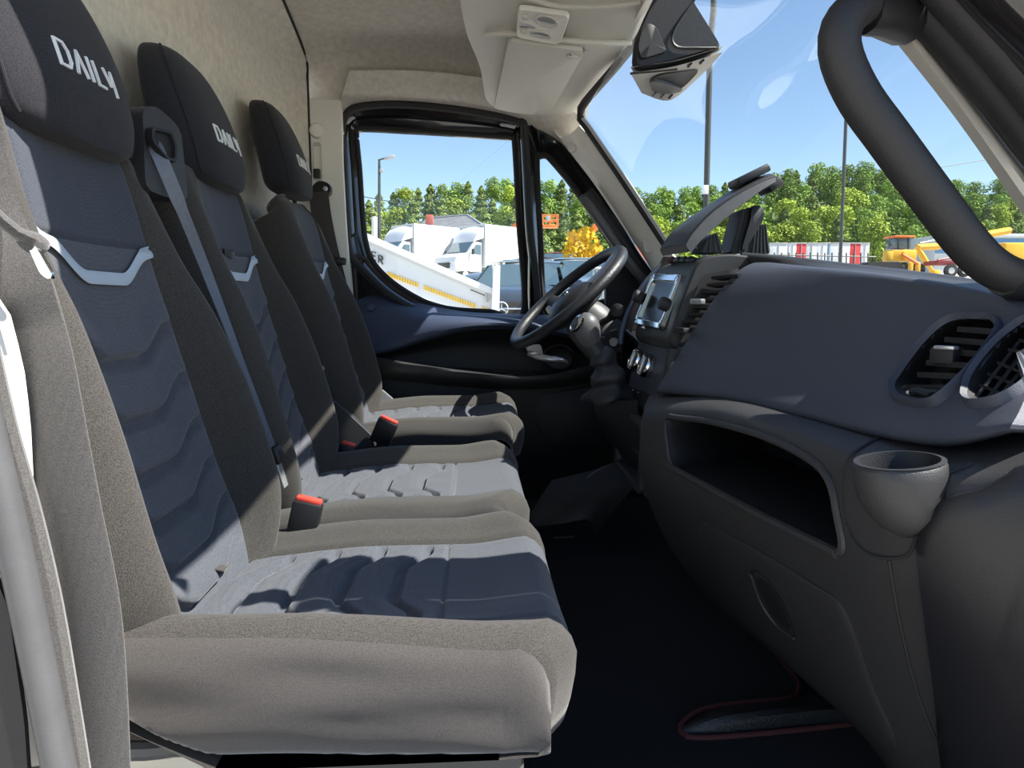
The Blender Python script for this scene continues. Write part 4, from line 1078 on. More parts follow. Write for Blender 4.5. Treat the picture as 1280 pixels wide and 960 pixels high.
# climate panel
hv_g = patch([[W(800, 424, 1.57), W(822, 430, 1.44), W(848, 434, 1.285), W(858, 432, 1.27)],
              [W(792, 450, 1.57), W(814, 456, 1.44), W(840, 462, 1.285), W(852, 460, 1.262)],
              [W(786, 478, 1.57), W(806, 486, 1.44), W(830, 494, 1.285), W(842, 492, 1.262)],
              [W(782, 496, 1.57), W(800, 505, 1.44), W(818, 516, 1.285), W(832, 512, 1.265)],
              [W(786, 504, 1.57), W(803, 512, 1.44), W(822, 524, 1.285), W(836, 520, 1.268)]], 40, 40, (.03, 0, -.01))
hv = Surf(hv_g)
obj('climate_panel', hv_g, M['dashpad'], cs, angle=1.2)
for (u, v, r_) in ((788, 447, 18), (801, 452, 19), (814, 459, 20)):
    p, n_ = hv.hit(u, v, 0.004)
    n_ = V((-.93, -.12, .34)).normalized()
    Mx = axis_matrix(p, n_)
    kd = obj('climate_dial', lathe([(.020, -.012), (.020, .012), (.017, .015), (0, .015)], 24, Mx), M['blk'], cs)
    obj('dial_ring', xf(bridge([[V((rr * math.cos(2 * math.pi * i / 32), rr * math.sin(2 * math.pi * i / 32), hh)) for i in range(32)] for rr, hh in ((.0200, -.004), (.0255, -.002), (.0272, .004), (.0268, .012), (.0238, .017), (.0200, .014))], wrap=True), Mx), M['chrome'], kd)
    obj('dial_bar', xf(rbox((0, 0, .018), (.012, .036, .008), .003), Mx), M['satin'], kd)
obj('switch_row', hv.overlay([(788, 484), (806, 490), (826, 500), (816, 510), (800, 502), (786, 494)], .003, 40, .006), M['dashdark'], cs)
for (u, v) in ((793, 488), (800, 491)):
    obj('switch_mark', rbox(hv.hit(u, v, .004)[0], (.003, .006, .003), .001), M['satin'], cs)
# cubbies below
cb = [W(778, 505, 1.57), W(812, 528, 1.29), W(806, 620, 1.27), W(772, 580, 1.57)]
lo = rnd(cb, .02, 48); li = scaleloop(lo, .80)
obj('cubby_frame', frame(lo, li, (-.012, 0, 0)), M['dash'], cs)
obj('cubby_well', bridge([li, shift(scaleloop(li, .95), (.05, 0, 0)), shift(scaleloop(li, .9), (.12, 0, 0))], cap1=True), M['rubber'], cs)
obj('cubby_shelf', slab([W(778, 548, 1.55), W(806, 572, 1.30), W(806, 576, 1.30), W(778, 552, 1.55)], (.08, 0, 0)), M['dash'], cs, smooth=False)
fl = [[W(838, 436, 1.262), W(826, 500, 1.262), W(812, 520, 1.262), W(804, 560, 1.262), W(806, 620, 1.262)],
      [W(880, 440, 1.262), W(870, 500, 1.262), W(860, 540, 1.262), W(860, 600, 1.262), W(870, 680, 1.262)]]
obj('flank', patch(fl, 24, 6, (0, .02, 0)), M['dash'], cs)

# ---- gear lever
gl = thing('gear_lever', 'grey capped gear lever in a black leather gaiter', 'gear lever', W(770, 500, 1.52))
gp = cr(WL([(762, 500, 1.54), (761, 478, 1.53), (757, 456, 1.52), (751, 444, 1.52), (745, 437, 1.52)]), 26)
gaz = []
for i, p in enumerate(gp):
    t = i / 25
    r_ = .036 * (1 - t) ** 1.1 + .020 + .006 * math.sin(t * 17)
    tv = (gp[min(i + 1, 25)] - gp[max(i - 1, 0)]).normalized()
    s = tv.cross(V((0, 1, 0))).normalized(); yv = V((0, 1, 0))
    gaz.append([p + (s * math.cos(a) + yv * math.sin(a)) * (r_ * (1 + .16 * math.sin(4 * a + t * 9) * (1 - t))) for a in [k * 2 * math.pi / 30 for k in range(30)]])
obj('gaiter', bridge(gaz, cap1=True), M['boot'], gl, angle=1.4)
obj('collar', tube(WL([(748, 441, 1.52), (740, 430, 1.52)]), [.020, .018], 16), M['boot'], gl)
obj('knob', tube(cr(WL([(747, 440, 1.52), (741, 430, 1.52), (736, 418, 1.52), (732, 404, 1.52), (729, 396, 1.52), (727, 393, 1.52)]), 18), [.016, .0165, .017, .018, .0195, .0215, .024, .026, .0278, .029, .030, .0302, .030, .029, .027, .023, .017, .008], 20, flat=(1.0, .85), up=(0, 1, 0)), M['satin'] if False else M['sealgrey'], gl)
cp = W(721, 404, 1.505)
obj('shift_plate', lathe([(.021, -.004), (.022, .002), (.018, .004), (0, .005)], 24, axis_matrix(cp, (-.8, -.25, .5))), M['chrome'], gl)
obj('shift_inlay', lathe([(.015, .004), (.014, .006), (0, .0065)], 24, axis_matrix(cp, (-.8, -.25, .5))), M['blk'], gl)
obj('housing', patch([[W(740, 490, 1.60), W(770, 500, 1.47), W(796, 500, 1.40)], [W(745, 520, 1.60), W(775, 530, 1.46), W(800, 530, 1.40)], [W(765, 560, 1.62), W(785, 575, 1.47), W(806, 590, 1.40)], [W(790, 600, 1.64), W(800, 610, 1.5), W(812, 620, 1.42)]], 16, 24), M['dashdark'], gl)

# ---- steering wheel and column
wc = W(709, 371, 1.88)
axd = V((-.66, -.10, .745)).normalized()
sw = thing('steering_wheel', 'black leather steering wheel with grey spokes, seen edge on', 'steering wheel', wc)
Mw = axis_matrix(wc, axd, (0, 1, 0))
RW = .190
ring = [Mw @ V((RW * math.cos(a), RW * math.sin(a), 0)) for a in [k * 2 * math.pi / 72 for k in range(72)]]
obj('rim', tube(ring, .0165, 14, True, flat=(1, .95), up=tuple(axd)), M['leather'], sw)
obj('hub', xf(lathe([(.085, -.03), (.090, -.012), (.082, .006), (.060, .022), (.03, .03), (0, .032)], 32), Mw @ Matrix.Translation((0, 0, -.02))), M['blk'], sw)
for a, w_ in ((0.15, .022), (math.pi - .15, .022), (math.pi * 1.5, .030), (math.pi * .5, 0)):
    if w_ == 0: continue
    p0 = Mw @ V((.06 * math.cos(a), .06 * math.sin(a), -.02)); p1 = Mw @ V((RW * .96 * math.cos(a), RW * .96 * math.sin(a), -.003))
    obj('spoke', tube([p0, p0.lerp(p1, .5) + axd * -.004, p1], [w_ * 1.3, w_, w_ * .9], 12, flat=(1, .35), up=tuple(axd)), M['satin'] if abs(a - 4.71) < .1 else M['blkmat'], sw)
obj('emblem', xf(lathe([(.012, .010), (.012, .014), (0, .0145)], 20), Mw), M['chrome'], sw)
col = thing('steering_column', 'pale grey steering column shroud with stalk and ignition lock', 'steering column', W(770, 410, 1.85))
obj('shroud', tube(cr([wc - axd * .05, wc - axd * .12 + V((.01, 0, -.012)), wc - axd * .22 + V((.02, 0, -.02)), wc - axd * .30 + V((.02, 0, -.03))], 14), [.05, .062, .068, .07, .07, .07, .07, .072, .074, .076, .078, .08, .08, .08], 20, flat=(1, .85), up=tuple(axd)), M['sealgrey'], col)
obj('stalk', tube(cr(WL([(752, 404, 1.84), (764, 396, 1.74), (771, 388, 1.68)]), 8), [.010, .010, .009, .009, .010, .013, .015, .015], 12), M['blk'], col)
obj('stalk_cap', lathe([(.017, -.004), (.017, .008), (.010, .011), (0, .011)], 20, axis_matrix(W(772, 388, 1.675), (-.4, -.9, .1))), M['blkmat'], col)
ig = obj('ignition_lock', lathe([(.036, -.03), (.036, 0), (.030, .008), (.016, .008), (.016, .002), (0, .002)], 24, axis_matrix(W(770, 428, 1.76), (-.6, -.75, .15))), M['blk'], col)
obj('lock_face', lathe([(.012, .0), (.012, .010), (0, .010)], 16, axis_matrix(W(769, 428, 1.755), (-.6, -.75, .15))), M['satin'], ig)
obj('column_skirt', rbox(W(758, 438, 1.85), (.10, .13, .05), .015, RY(.6)), M['blkmat'], col)

# ---- document clip standing open on the dash
dc = thing('document_clip', 'open dark document clip flap standing on the dash top', 'clipboard', W(900, 316, 1.35))
far = WL([(825, 311, 1.46), (839, 291, 1.46), (862, 272, 1.46), (887, 255, 1.46), (917, 236, 1.46), (938, 224, 1.46), (957, 218, 1.46)])
nea = WL([(857, 307, 1.30), (866, 292, 1.30), (884, 272, 1.30), (906, 254, 1.30), (932, 238, 1.30), (954, 227, 1.30), (970, 221, 1.30)])
midl = [a.lerp(b, .5) + V((0, 0, .004)) for a, b in zip(far, nea)]
obj('flap', patch([far, midl, nea], 40, 10, (.008, 0, -.012)), M['dash'], dc)
obj('flap_rim', bridge([cr(nea, 40), cr(WL([(864, 316, 1.295), (876, 301, 1.295), (894, 284, 1.295), (915, 266, 1.295), (938, 248, 1.295), (956, 235, 1.295), (970, 227, 1.295)]), 40), cr(WL([(864, 316, 1.32), (876, 301, 1.32), (894, 284, 1.32), (915, 266, 1.32), (938, 248, 1.32), (956, 235, 1.32), (970, 227, 1.32)]), 40)], closed=False), M['sealgrey'], dc)
obj('flap_nose', slab(rnd(WL([(824, 311, 1.46), (857, 305, 1.30), (860, 315, 1.30), (828, 320, 1.46)]), .004, 24), (.02, 0, .004)), M['dash'], dc)
obj('flap_strip', tube(cr([p + V((0, .004, .001)) for p in cr(nea, 20)], 30), .004, 6), M['blk'], dc)
obj('flap_latch', rbox(W(936, 221, 1.38), (.07, .06, .016), .004, RY(-.45)), M['blk'], dc)
obj('flap_latch', rbox(W(921, 229, 1.44), (.025, .04, .016), .004, RY(-.45)), M['blkmat'], dc)
obj('hinge_block', rbox(W(962, 233, 1.34), (.03, .06, .02), .004, RY(-.6)), M['blk'], dc)
def ribbed(px, Y, n, mat='blk'):
    l = WL(px, Y)
    b = obj('support', slab(rnd(l, .004, 32), (0, .06, 0), .02), M[mat], dc)
    for k in range(n):
        t = (k + .5) / n
        p0 = l[0].lerp(l[1], t) + V((0, -.001, 0)); p1 = l[3].lerp(l[2], t) + V((0, -.001, 0))
        obj('rib', tube([p0, p1], .0016, 5), M['dash'], b)
ribbed([(884, 298), (896, 290), (906, 316), (874, 316)], 1.33, 4)
ribbed([(926, 262), (942, 258), (934, 316), (912, 316)], 1.36, 3)
ribbed([(944, 282), (958, 280), (963, 317), (938, 317)], 1.38, 5)
arm = [(941, 258), (950, 257), (955, 264), (952, 280), (930, 312), (929, 305), (938, 275)]
obj('strut', slab(loopc(WL(arm, 1.345), 40), (0, .01, 0), .03), M['blk'], dc)

# ---- floor level: mats, tunnel, vinyl pocket
mt_ = thing('floor_mat', 'black carpet floor mat with dark red binding under the dashboard', 'floor mat', W(800, 900, Z=0.0))
def FZ(u, v, z=.006): return W(u, v, Z=z)
mo = [FZ(640, 990), FZ(690, 700), FZ(760, 690), FZ(830, 700), FZ(900, 760), FZ(950, 800), FZ(990, 842), FZ(999, 862), FZ(985, 874), FZ(930, 880), FZ(880, 888), FZ(856, 902), FZ(850, 915), FZ(870, 924), FZ(960, 918), FZ(1080, 905), FZ(1140, 920), FZ(1200, 990)]
obj('pile', ngon(mo, (0, 0, -.005)), M['mat'], mt_, smooth=False)
obj('binding', tube(cr([p + V((0, 0, .002)) for p in mo[4:16]], 60), .0045, 8), M['redtrim'], mt_)
hump = [[FZ(850, 908, .002), FZ(890, 886, .002), FZ(950, 876, .002), FZ(1010, 868, .002), FZ(1080, 860, .002)],
        [FZ(852, 912, .010), FZ(895, 896, .03), FZ(955, 888, .035), FZ(1015, 884, .035), FZ(1090, 882, .03)],
        [FZ(860, 922, .002), FZ(900, 921, .004), FZ(960, 916, .004), FZ(1020, 910, .004), FZ(1100, 905, .004)]]
tag(obj('heel_pad', patch(hump, 30, 14), M['leather']), 'black grained vinyl heel pad set in the floor mat cutout', 'heel pad')
tn = thing('tunnel_cover', 'black moulded tunnel cover in the shaded driver footwell', 'tunnel cover', W(740, 640, 1.6))
tun = [[W(655, 660, 1.75), W(700, 655, 1.72), W(735, 650, 1.70), W(745, 668, 1.66)],
       [W(670, 630, 1.78), W(715, 622, 1.76), W(760, 612, 1.70), W(772, 632, 1.62)],
       [W(690, 600, 1.85), W(740, 588, 1.82), W(785, 575, 1.74), W(800, 600, 1.60)]]
obj('cover', patch(tun, 20, 20, (0, .01, -.01)), M['leather'], tn)
obj('cover_edge', tube(cr(WL([(733, 598, 1.80), (750, 586, 1.80), (778, 576, 1.78)]), 10), .0025, 6), M['sealgrey'], tn)
obj('name_plate', rbox(W(705, 671, Z=.02), (.06, .012, .003), .001, RZ(.1)), M['sealgrey'], tn)
struct('wall_front', patch([[V((.62, .45, -.02)), V((.70, 1.3, -.02)), V((.62, 2.35, -.02))], [V((.80, .45, .35)), V((.88, 1.3, .35)), V((.80, 2.35, .35))], [V((.86, .45, .66)), V((.95, 1.3, .72)), V((.86, 2.35, .72))]], 12, 12, (.02, 0, 0)), M['dashdark'], 'dark firewall under the dashboard', 'wall')
struct('wall_left', join(rbox((0.1, 2.38, .3), (1.5, .04, .66), .005)), M['blk'], 'black lower body side beyond the driver door', 'wall')

# ------------------------------------------------------------------ outside
M['ground'] = plain('pale_gravel_yard', (.50, .47, .43), .95, 0, .25, 1.2, .3, 30)
M['grass'] = plain('rough_hill_ground', (.10, .14, .04), .95, 0, .4, .2)
M['paintw'] = plain('white_vehicle_paint', (.72, .73, .74), .35, 0, .02, 2, coat=.3)
M['paintg'] = plain('pale_grey_panel', (.58, .60, .60), .5, 0, .04, 2)
M['tape'] = plain('yellow_reflective_tape', (.95, .58, .03), .5, 0, .04, 4)
M['carblue'] = plain('dark_blue_car_paint', (.035, .055, .085), .22, .3, .05, 2, coat=.8)
M['carsilver'] = plain('silver_blue_car_paint', (.26, .33, .40), .25, .5, .05, 2, coat=.8)
M['carred'] = plain('dark_red_paint', (.30, .03, .03), .4, 0, .08, 2)
M['cglass'] = plain('car_window_glass', (.06, .10, .12), .08, 0, .05, 3, coat=.8)
M['tyre'] = plain('black_tyre', (.02, .02, .02), .8, 0, .1)
M['yellow'] = plain('yellow_machine_paint', (.85, .48, .03), .45, 0, .06, 3)
M['orange'] = plain('orange_machine_paint', (.80, .20, .03), .45, 0, .06, 3)
M['roof'] = plain('dark_grey_roof_tiles', (.13, .135, .14), .8, 0, .2, 3)
M['brick'] = plain('red_chimney_brick', (.45, .11, .07), .8, 0, .15, 6)
M['pole'] = plain('dark_pole_paint', (.05, .055, .05), .5, 0, .1)
M['galv'] = plain('galvanised_metal', (.42, .43, .42), .45, .4, .1, 3)
M['bark'] = plain('tree_bark', (.09, .06, .04), .95, 0, .2, 3)
M['plank'] = plain('red_container_paint', (.62, .04, .04), .5, 0, .06, 3)
M['cblue'] = plain('blue_container_paint', (.12, .28, .48), .5, 0, .06, 3)
def leafmat(nm, c):
    mt, nt, bs = new_mat(nm)
    oi = nt.nodes.new('ShaderNodeObjectInfo')
    nz = nt.nodes.new('ShaderNodeTexNoise'); nz.inputs['Scale'].default_value = 1.0
    nt.links.new(coords(nt, 1.6), nz.inputs['Vector'])
    mx = nt.nodes.new('ShaderNodeMath'); mx.operation = 'MULTIPLY_ADD'; mx.inputs[1].default_value = .55
    nt.links.new(oi.outputs['Random'], mx.inputs[0]); 
    s2 = nt.nodes.new('ShaderNodeMath'); s2.operation = 'MULTIPLY'; s2.inputs[1].default_value = .5
    nt.links.new(nz.outputs['Fac'], s2.inputs[0]); nt.links.new(s2.outputs[0], mx.inputs[2])
    nt.links.new(ramp(nt, mx.outputs[0], tuple(x * .62 for x in c), tuple(min(1, x * 1.35) for x in c), .1, .9), bs.inputs['Base Color'])
    bs.inputs['Roughness'].default_value = .8; bs.inputs['Specular IOR Level'].default_value = .2
    return mt
LEAF = [leafmat('pine_needles', (.21, .27, .075)), leafmat('fresh_yellow_green_leaves', (.38, .47, .07)), leafmat('mid_green_leaves', (.24, .35, .07))]
GS = .07
def gz(y): return -.8 + GS * y
gnd = ([V((-70, -40, gz(-40))), V((110, -40, gz(-40))), V((110, 66, gz(66))), V((-70, 66, gz(66)))], [(0, 1, 2, 3)])
struct('floor_outside', gnd, M['ground'], 'pale gravel yard sloping up outside the van', 'ground', smooth=False)

# ---- wooded hill
SKY = [(380, 250), (450, 248), (520, 234), (560, 228), (600, 230), (640, 218), (690, 224), (740, 230), (800, 238), (850, 236), (900, 226), (960, 214), (1010, 206), (1060, 203), (1110, 210), (1170, 222), (1240, 224), (1300, 228), (1420, 240)]
def skyv(u):
    for (a, x), (b, y) in zip(SKY, SKY[1:]):
        if u <= b: return x + (y - x) * max(0, (u - a) / (b - a))
    return SKY[-1][1]
ROWS = [(98, 68), (108, 51), (120, 34), (134, 17), (150, 1)]
def treetop(u, k): return W(u, skyv(u) + ROWS[k][1], ROWS[k][0])
hg = [[V((x, 64, gz(64) - .3)) for x in [W(u, 300, 64).x for u in range(330, 1441, 37)]]]
for k in range(5): hg.append([treetop(u, k) - V((0, 0, 7.2)) for u in range(330, 1441, 37)])
hg.append([treetop(u, 4) + V((0, 30, -9)) for u in range(330, 1441, 37)])
struct('ground_hill', patch(hg, 60, 30), M['grass'], 'wooded hillside rising beyond the yard', 'hill')
rt_ = random.Random(3)
def leafcrown(kind, seed):
    r = random.Random(seed); v, f = [], []
    def leaf(c, s, out):
        n = (out + V((r.uniform(-1, 1), r.uniform(-1, 1), r.uniform(-.6, 1)))).normalized()
        t = n.cross(V((r.uniform(-1, 1), r.uniform(-1, 1), r.uniform(-1, 1)))).normalized(); b = n.cross(t)
        k = len(v)
        v.extend([c + t * s, c + b * s * .8, c - t * s * .9, c - b * s * .7 + n * s * .2]); f.append((k, k + 1, k + 2, k + 3))
    if kind == 0:      # conifer, 8 m
        for i in range(2000):
            h = r.random() ** .75
            z = 1.6 + 6.5 * h; R_ = (2.15 * (1 - h) ** .55 + .04) * (.80 + .20 * math.sin(h * 31))
            a = r.uniform(0, 6.283); q = R_ * r.random() ** .35
            leaf(V((q * math.cos(a), q * math.sin(a), z - .18 * q)), r.uniform(.12, .22), V((math.cos(a), math.sin(a), .5)))
    else:              # broadleaf, 8 m: several rounded clumps
        cl = [(V((r.uniform(-1.1, 1.1), r.uniform(-1.1, 1.1), r.uniform(3.0, 6.6))), r.uniform(.9, 1.5)) for _ in range(9)] + [(V((0, 0, 6.9)), 1.0), (V((0, 0, 4.8)), 1.8), (V((.3, -.4, 2.8)), 1.4)]
        for i in range(2200):
            c, R_ = r.choice(cl)
            d = V((r.gauss(0, 1), r.gauss(0, 1), r.gauss(0, 1))).normalized()
            leaf(c + d * R_ * r.random() ** .3, r.uniform(.12, .23), d)
    return v, f
def make_tree(kind, seed):
    t = thing('tree', 'x', 'tree')
    obj('crown', leafcrown(kind, seed), LEAF[kind], t, smooth=False)
    obj('trunk', tube([V((0, 0, -.6)), V((.05, 0, 2.5)), V((0, .05, 5.5))], [.17, .12, .05], 6), M['bark'], t)
    return t
protos = [make_tree(0, 11), make_tree(0, 12), make_tree(1, 21), make_tree(1, 22), make_tree(2, 31), make_tree(2, 32)]
TL = ['dark conifer', 'bright yellow green broadleaf tree', 'mid green broadleaf tree']
TROW = ['at the hill foot', 'low on the hillside', 'half way uphill', 'below the hilltop', 'on the skyline']
def where(u):
    return ('left of the street lamp' if u < 470 else 'behind the house chimney' if u < 545 else 'behind the house ridge' if u < 600 else 'left of the window divider' if u < 665 else 'above the lift basket' if u < 705 else
            'above the steering wheel' if u < 775 else 'past the windscreen pillar' if u < 850 else 'by the tall lamp post' if u < 920 else 'right of the document clip' if u < 990 else 'left of the thin pole' if u < 1050 else
            'right of the thin pole' if u < 1110 else 'above the yellow loader' if u < 1170 else 'by the grab handle' if u < 1230 else 'at the right edge')
used = set()
for k, (Y, dv) in enumerate(ROWS):
    u = 395 + 13 * k
    while u < 1330:
        p = treetop(u, k)
        left = u < 790
        x = rt_.random()
        if left: ki = 0 if x < .68 else (2 if x < .88 else 1)
        elif u < 1120: ki = (1 if k < 3 else 2) if x < .72 else (2 if x < .86 else 0)
        else: ki = 2 if x < .62 else (0 if x < .85 else 1)
        pi = ki * 2 + (1 if rt_.random() < .5 else 0)
        t = protos[pi] if pi not in used else copy_tree(protos[pi])
        used.add(pi)
        s = rt_.uniform(.86, 1.12)
        t.location = V((p.x, Y + rt_.uniform(-3, 3), p.z - 8 * s + rt_.uniform(-.7, .7)))
        t.rotation_euler = (0, 0, rt_.uniform(0, 6.28)); t.scale = (s * 1.12, s * 1.12, s)
        lb_ = TL[ki] + ' ' + TROW[k] + ', ' + where(u)
        tag(t, lb_, 'tree', lb_)
        u += rt_.uniform(.82, 1.15) * (2.75 if left else 3.0) * FPX / Y
for pi in range(6):
    if pi not in used:
        for c in list(protos[pi].children): bpy.data.objects.remove(c)
        bpy.data.objects.remove(protos[pi])
# yellow shrub beyond the wheel
yb = thing('shrub', 'golden yellow shrub beyond the steering wheel', 'shrub', W(727, 345, 24))
LEAF.append(leafmat('golden_leaves', (.75, .45, .03)))
r = random.Random(5); v, f = [], []
c0 = W(728, 318, 24)
for i in range(500):
    d = V((r.gauss(0, 1), r.gauss(0, 1), r.gauss(0, 1))).normalized() * r.random() ** .4
    c = c0 + V((d.x * .75, d.y * .6, d.z * 1.0)); t = V((r.uniform(-1, 1), r.uniform(-1, 1), r.uniform(-1, 1))).normalized(); b = t.cross(V((r.uniform(-1, 1), 1, 0))).normalized()
    k = len(v); s = r.uniform(.05, .11); v += [c + t * s, c + b * s, c - t * s, c - b * s]; f.append((k, k + 1, k + 2, k + 3))
obj('foliage', (v, f), LEAF[3], yb, smooth=False)
obj('stem', tube([W(727, 352, 24), W(728, 325, 24)], .05, 6), M['bark'], yb)

# ---- house roof behind the trucks
hr_ = thing('house', 'house with dark grey hipped roof and red chimney behind the trucks', 'house', W(570, 330, 48))
e = [W(508, 293, 46), W(618, 292, 46), W(626, 290, 54), W(508, 290, 54)]
r0, r1 = W(534, 273, 50), W(584, 269, 50)
obj('roof', ([*e, r0, r1], [(0, 1, 5, 4), (1, 2, 5), (2, 3, 4, 5), (3, 0, 4)]), M['roof'], hr_, smooth=False)
obj('ridge_cap', tube([r0, r1], .12, 6), M['roof'], hr_)
obj('ridge_cap', tube([r1, e[1]], .10, 6), M['galv'], hr_)
obj('chimney', rbox(W(537, 279, 47.5), (.50, .5, 1.1), .03), M['brick'], hr_)
obj('wall', ([p + V((0, 0, -.1)) for p in e] + [p + V((0, 0, -3.5)) for p in e], [(0, 1, 5, 4), (1, 2, 6, 5), (2, 3, 7, 6), (3, 0, 4, 7)]), M['paintg'], hr_, smooth=False)

# ---- vehicles (local space: front towards -x)
def wheel(root, x, y, r_=.36, w=.24):
    wh = obj('wheel', lathe([(r_ * .6, -w / 2), (r_, -w / 2 + .03), (r_, w / 2 - .03), (r_ * .6, w / 2)], 20, axis_matrix(V((x, y, r_)) + wloc(root), (0, 1, 0), (1, 0, 0))), M['tyre'], root)
    obj('rim', lathe([(r_ * .58, -w / 2 - .01), (r_ * .5, w / 2 + .01)], 14, axis_matrix(V((x, y, r_)) + wloc(root), (0, 1, 0), (1, 0, 0))), M['galv'], wh)
def L_(root, pts): return [V(p) + wloc(root) for p in pts]
def box_truck(label, loc, rz, fair=True):
    t = thing('box_truck', label, 'truck', loc)
    B_ = lambda c, s, r_=.03: rbox(V(c) + V(loc), s, r_)
    obj('box', B_((1.75, 0, 1.95), (4.3, 2.15, 2.3), .04), M['paintw'], t)
    obj('front_frame', join(B_((-.42, -1.02, 1.95), (.06, .12, 2.3)), B_((-.42, 1.02, 1.95), (.06, .12, 2.3)), B_((-.42, 0, 3.06), (.06, 2.15, .10))), M['paintg'], t)
    side = [(-.55, 0, .55), (-.55, 0, 2.1), (-1.05, 0, 2.15), (-1.55, 0, 1.55), (-2.3, 0, 1.30), (-2.45, 0, .95), (-2.45, 0, .5)]
    l0 = [V(p) + V((0, -.95, 0)) + V(loc) for p in side]; l1 = [V(p) + V((0, .95, 0)) + V(loc) for p in side]
    obj('cab', bridge([scaleloop(l0, .93), shift(l0, (0, .08, 0)), shift(l1, (0, -.08, 0)), scaleloop(l1, .93)], cap0=True, cap1=True), M['paintw'], t, angle=.5)
    obj('windscreen', slab(L_(t, [(-1.11, -.80, 2.09), (-1.57, -.86, 1.57), (-1.57, .86, 1.57), (-1.11, .80, 2.09)]), (-.03, 0, .03)), M['cglass'], t, smooth=False)
    for s in (-1, 1):
        obj('door_window', slab(L_(t, [(-.66, s * .95, 1.98), (-1.02, s * .95, 1.98), (-1.38, s * .95, 1.50), (-.66, s * .95, 1.45)]), (0, s * .02, 0)), M['cglass'], t, smooth=False)
        obj('mirror', B_((-1.38, s * 1.12, 1.58), (.10, .16, .30), .03), M['blk'], t)
        for x in (-1.75, 2.6): wheel(t, x, s * .82)
        obj('headlamp', B_((-2.4, s * .72, 1.0), (.12, .30, .2), .03), M['satin'], t)
    obj('grille', B_((-2.47, 0, .85), (.04, 1.0, .3), .02), M['blk'], t)
    obj('chassis', B_((1.2, 0, .6), (5.2, .8, .25)), M['blk'], t)
    if fair:
        rows = [[(-.50, y, 2.12), (-.50, y, 2.98 - .06 * abs(y))] for y in (-.95, -.5, 0, .5, .95)]
        a = [V((-.48, y, 3.02 - .10 * abs(y) ** 2)) for y in (-.98, -.5, 0, .5, .98)]; b = [V((-.85, y, 2.70 - .10 * abs(y) ** 2)) for y in (-.95, -.5, 0, .5, .95)]; c = [V((-1.12, y, 2.15)) for y in (-.86, -.45, 0, .45, .86)]
        obj('wind_deflector', patch([[p + V(loc) for p in q] for q in (a, b, c)], 14, 12, (.03, 0, -.03)), M['paintw'], t)
        for s in (-1, 1):
            obj('deflector_cheek', slab(L_(t, [(-.48, s * .98, 2.95), (-.85, s * .95, 2.62), (-1.10, s * .86, 2.15), (-.48, s * .97, 2.35)]), (0, s * .02, 0)), M['paintw'], t, smooth=False)
    t.rotation_euler = (0, 0, rz)
    return t
def ground_at(u, Y):
    p = W(u, 340, Y); return V((p.x, Y, gz(Y)))
box_truck('white box truck with roof deflector parked behind the tipper bed', ground_at(598, 38), .72)
box_truck('white box truck at the left, half hidden by the tipper bed', ground_at(512, 38), .72)

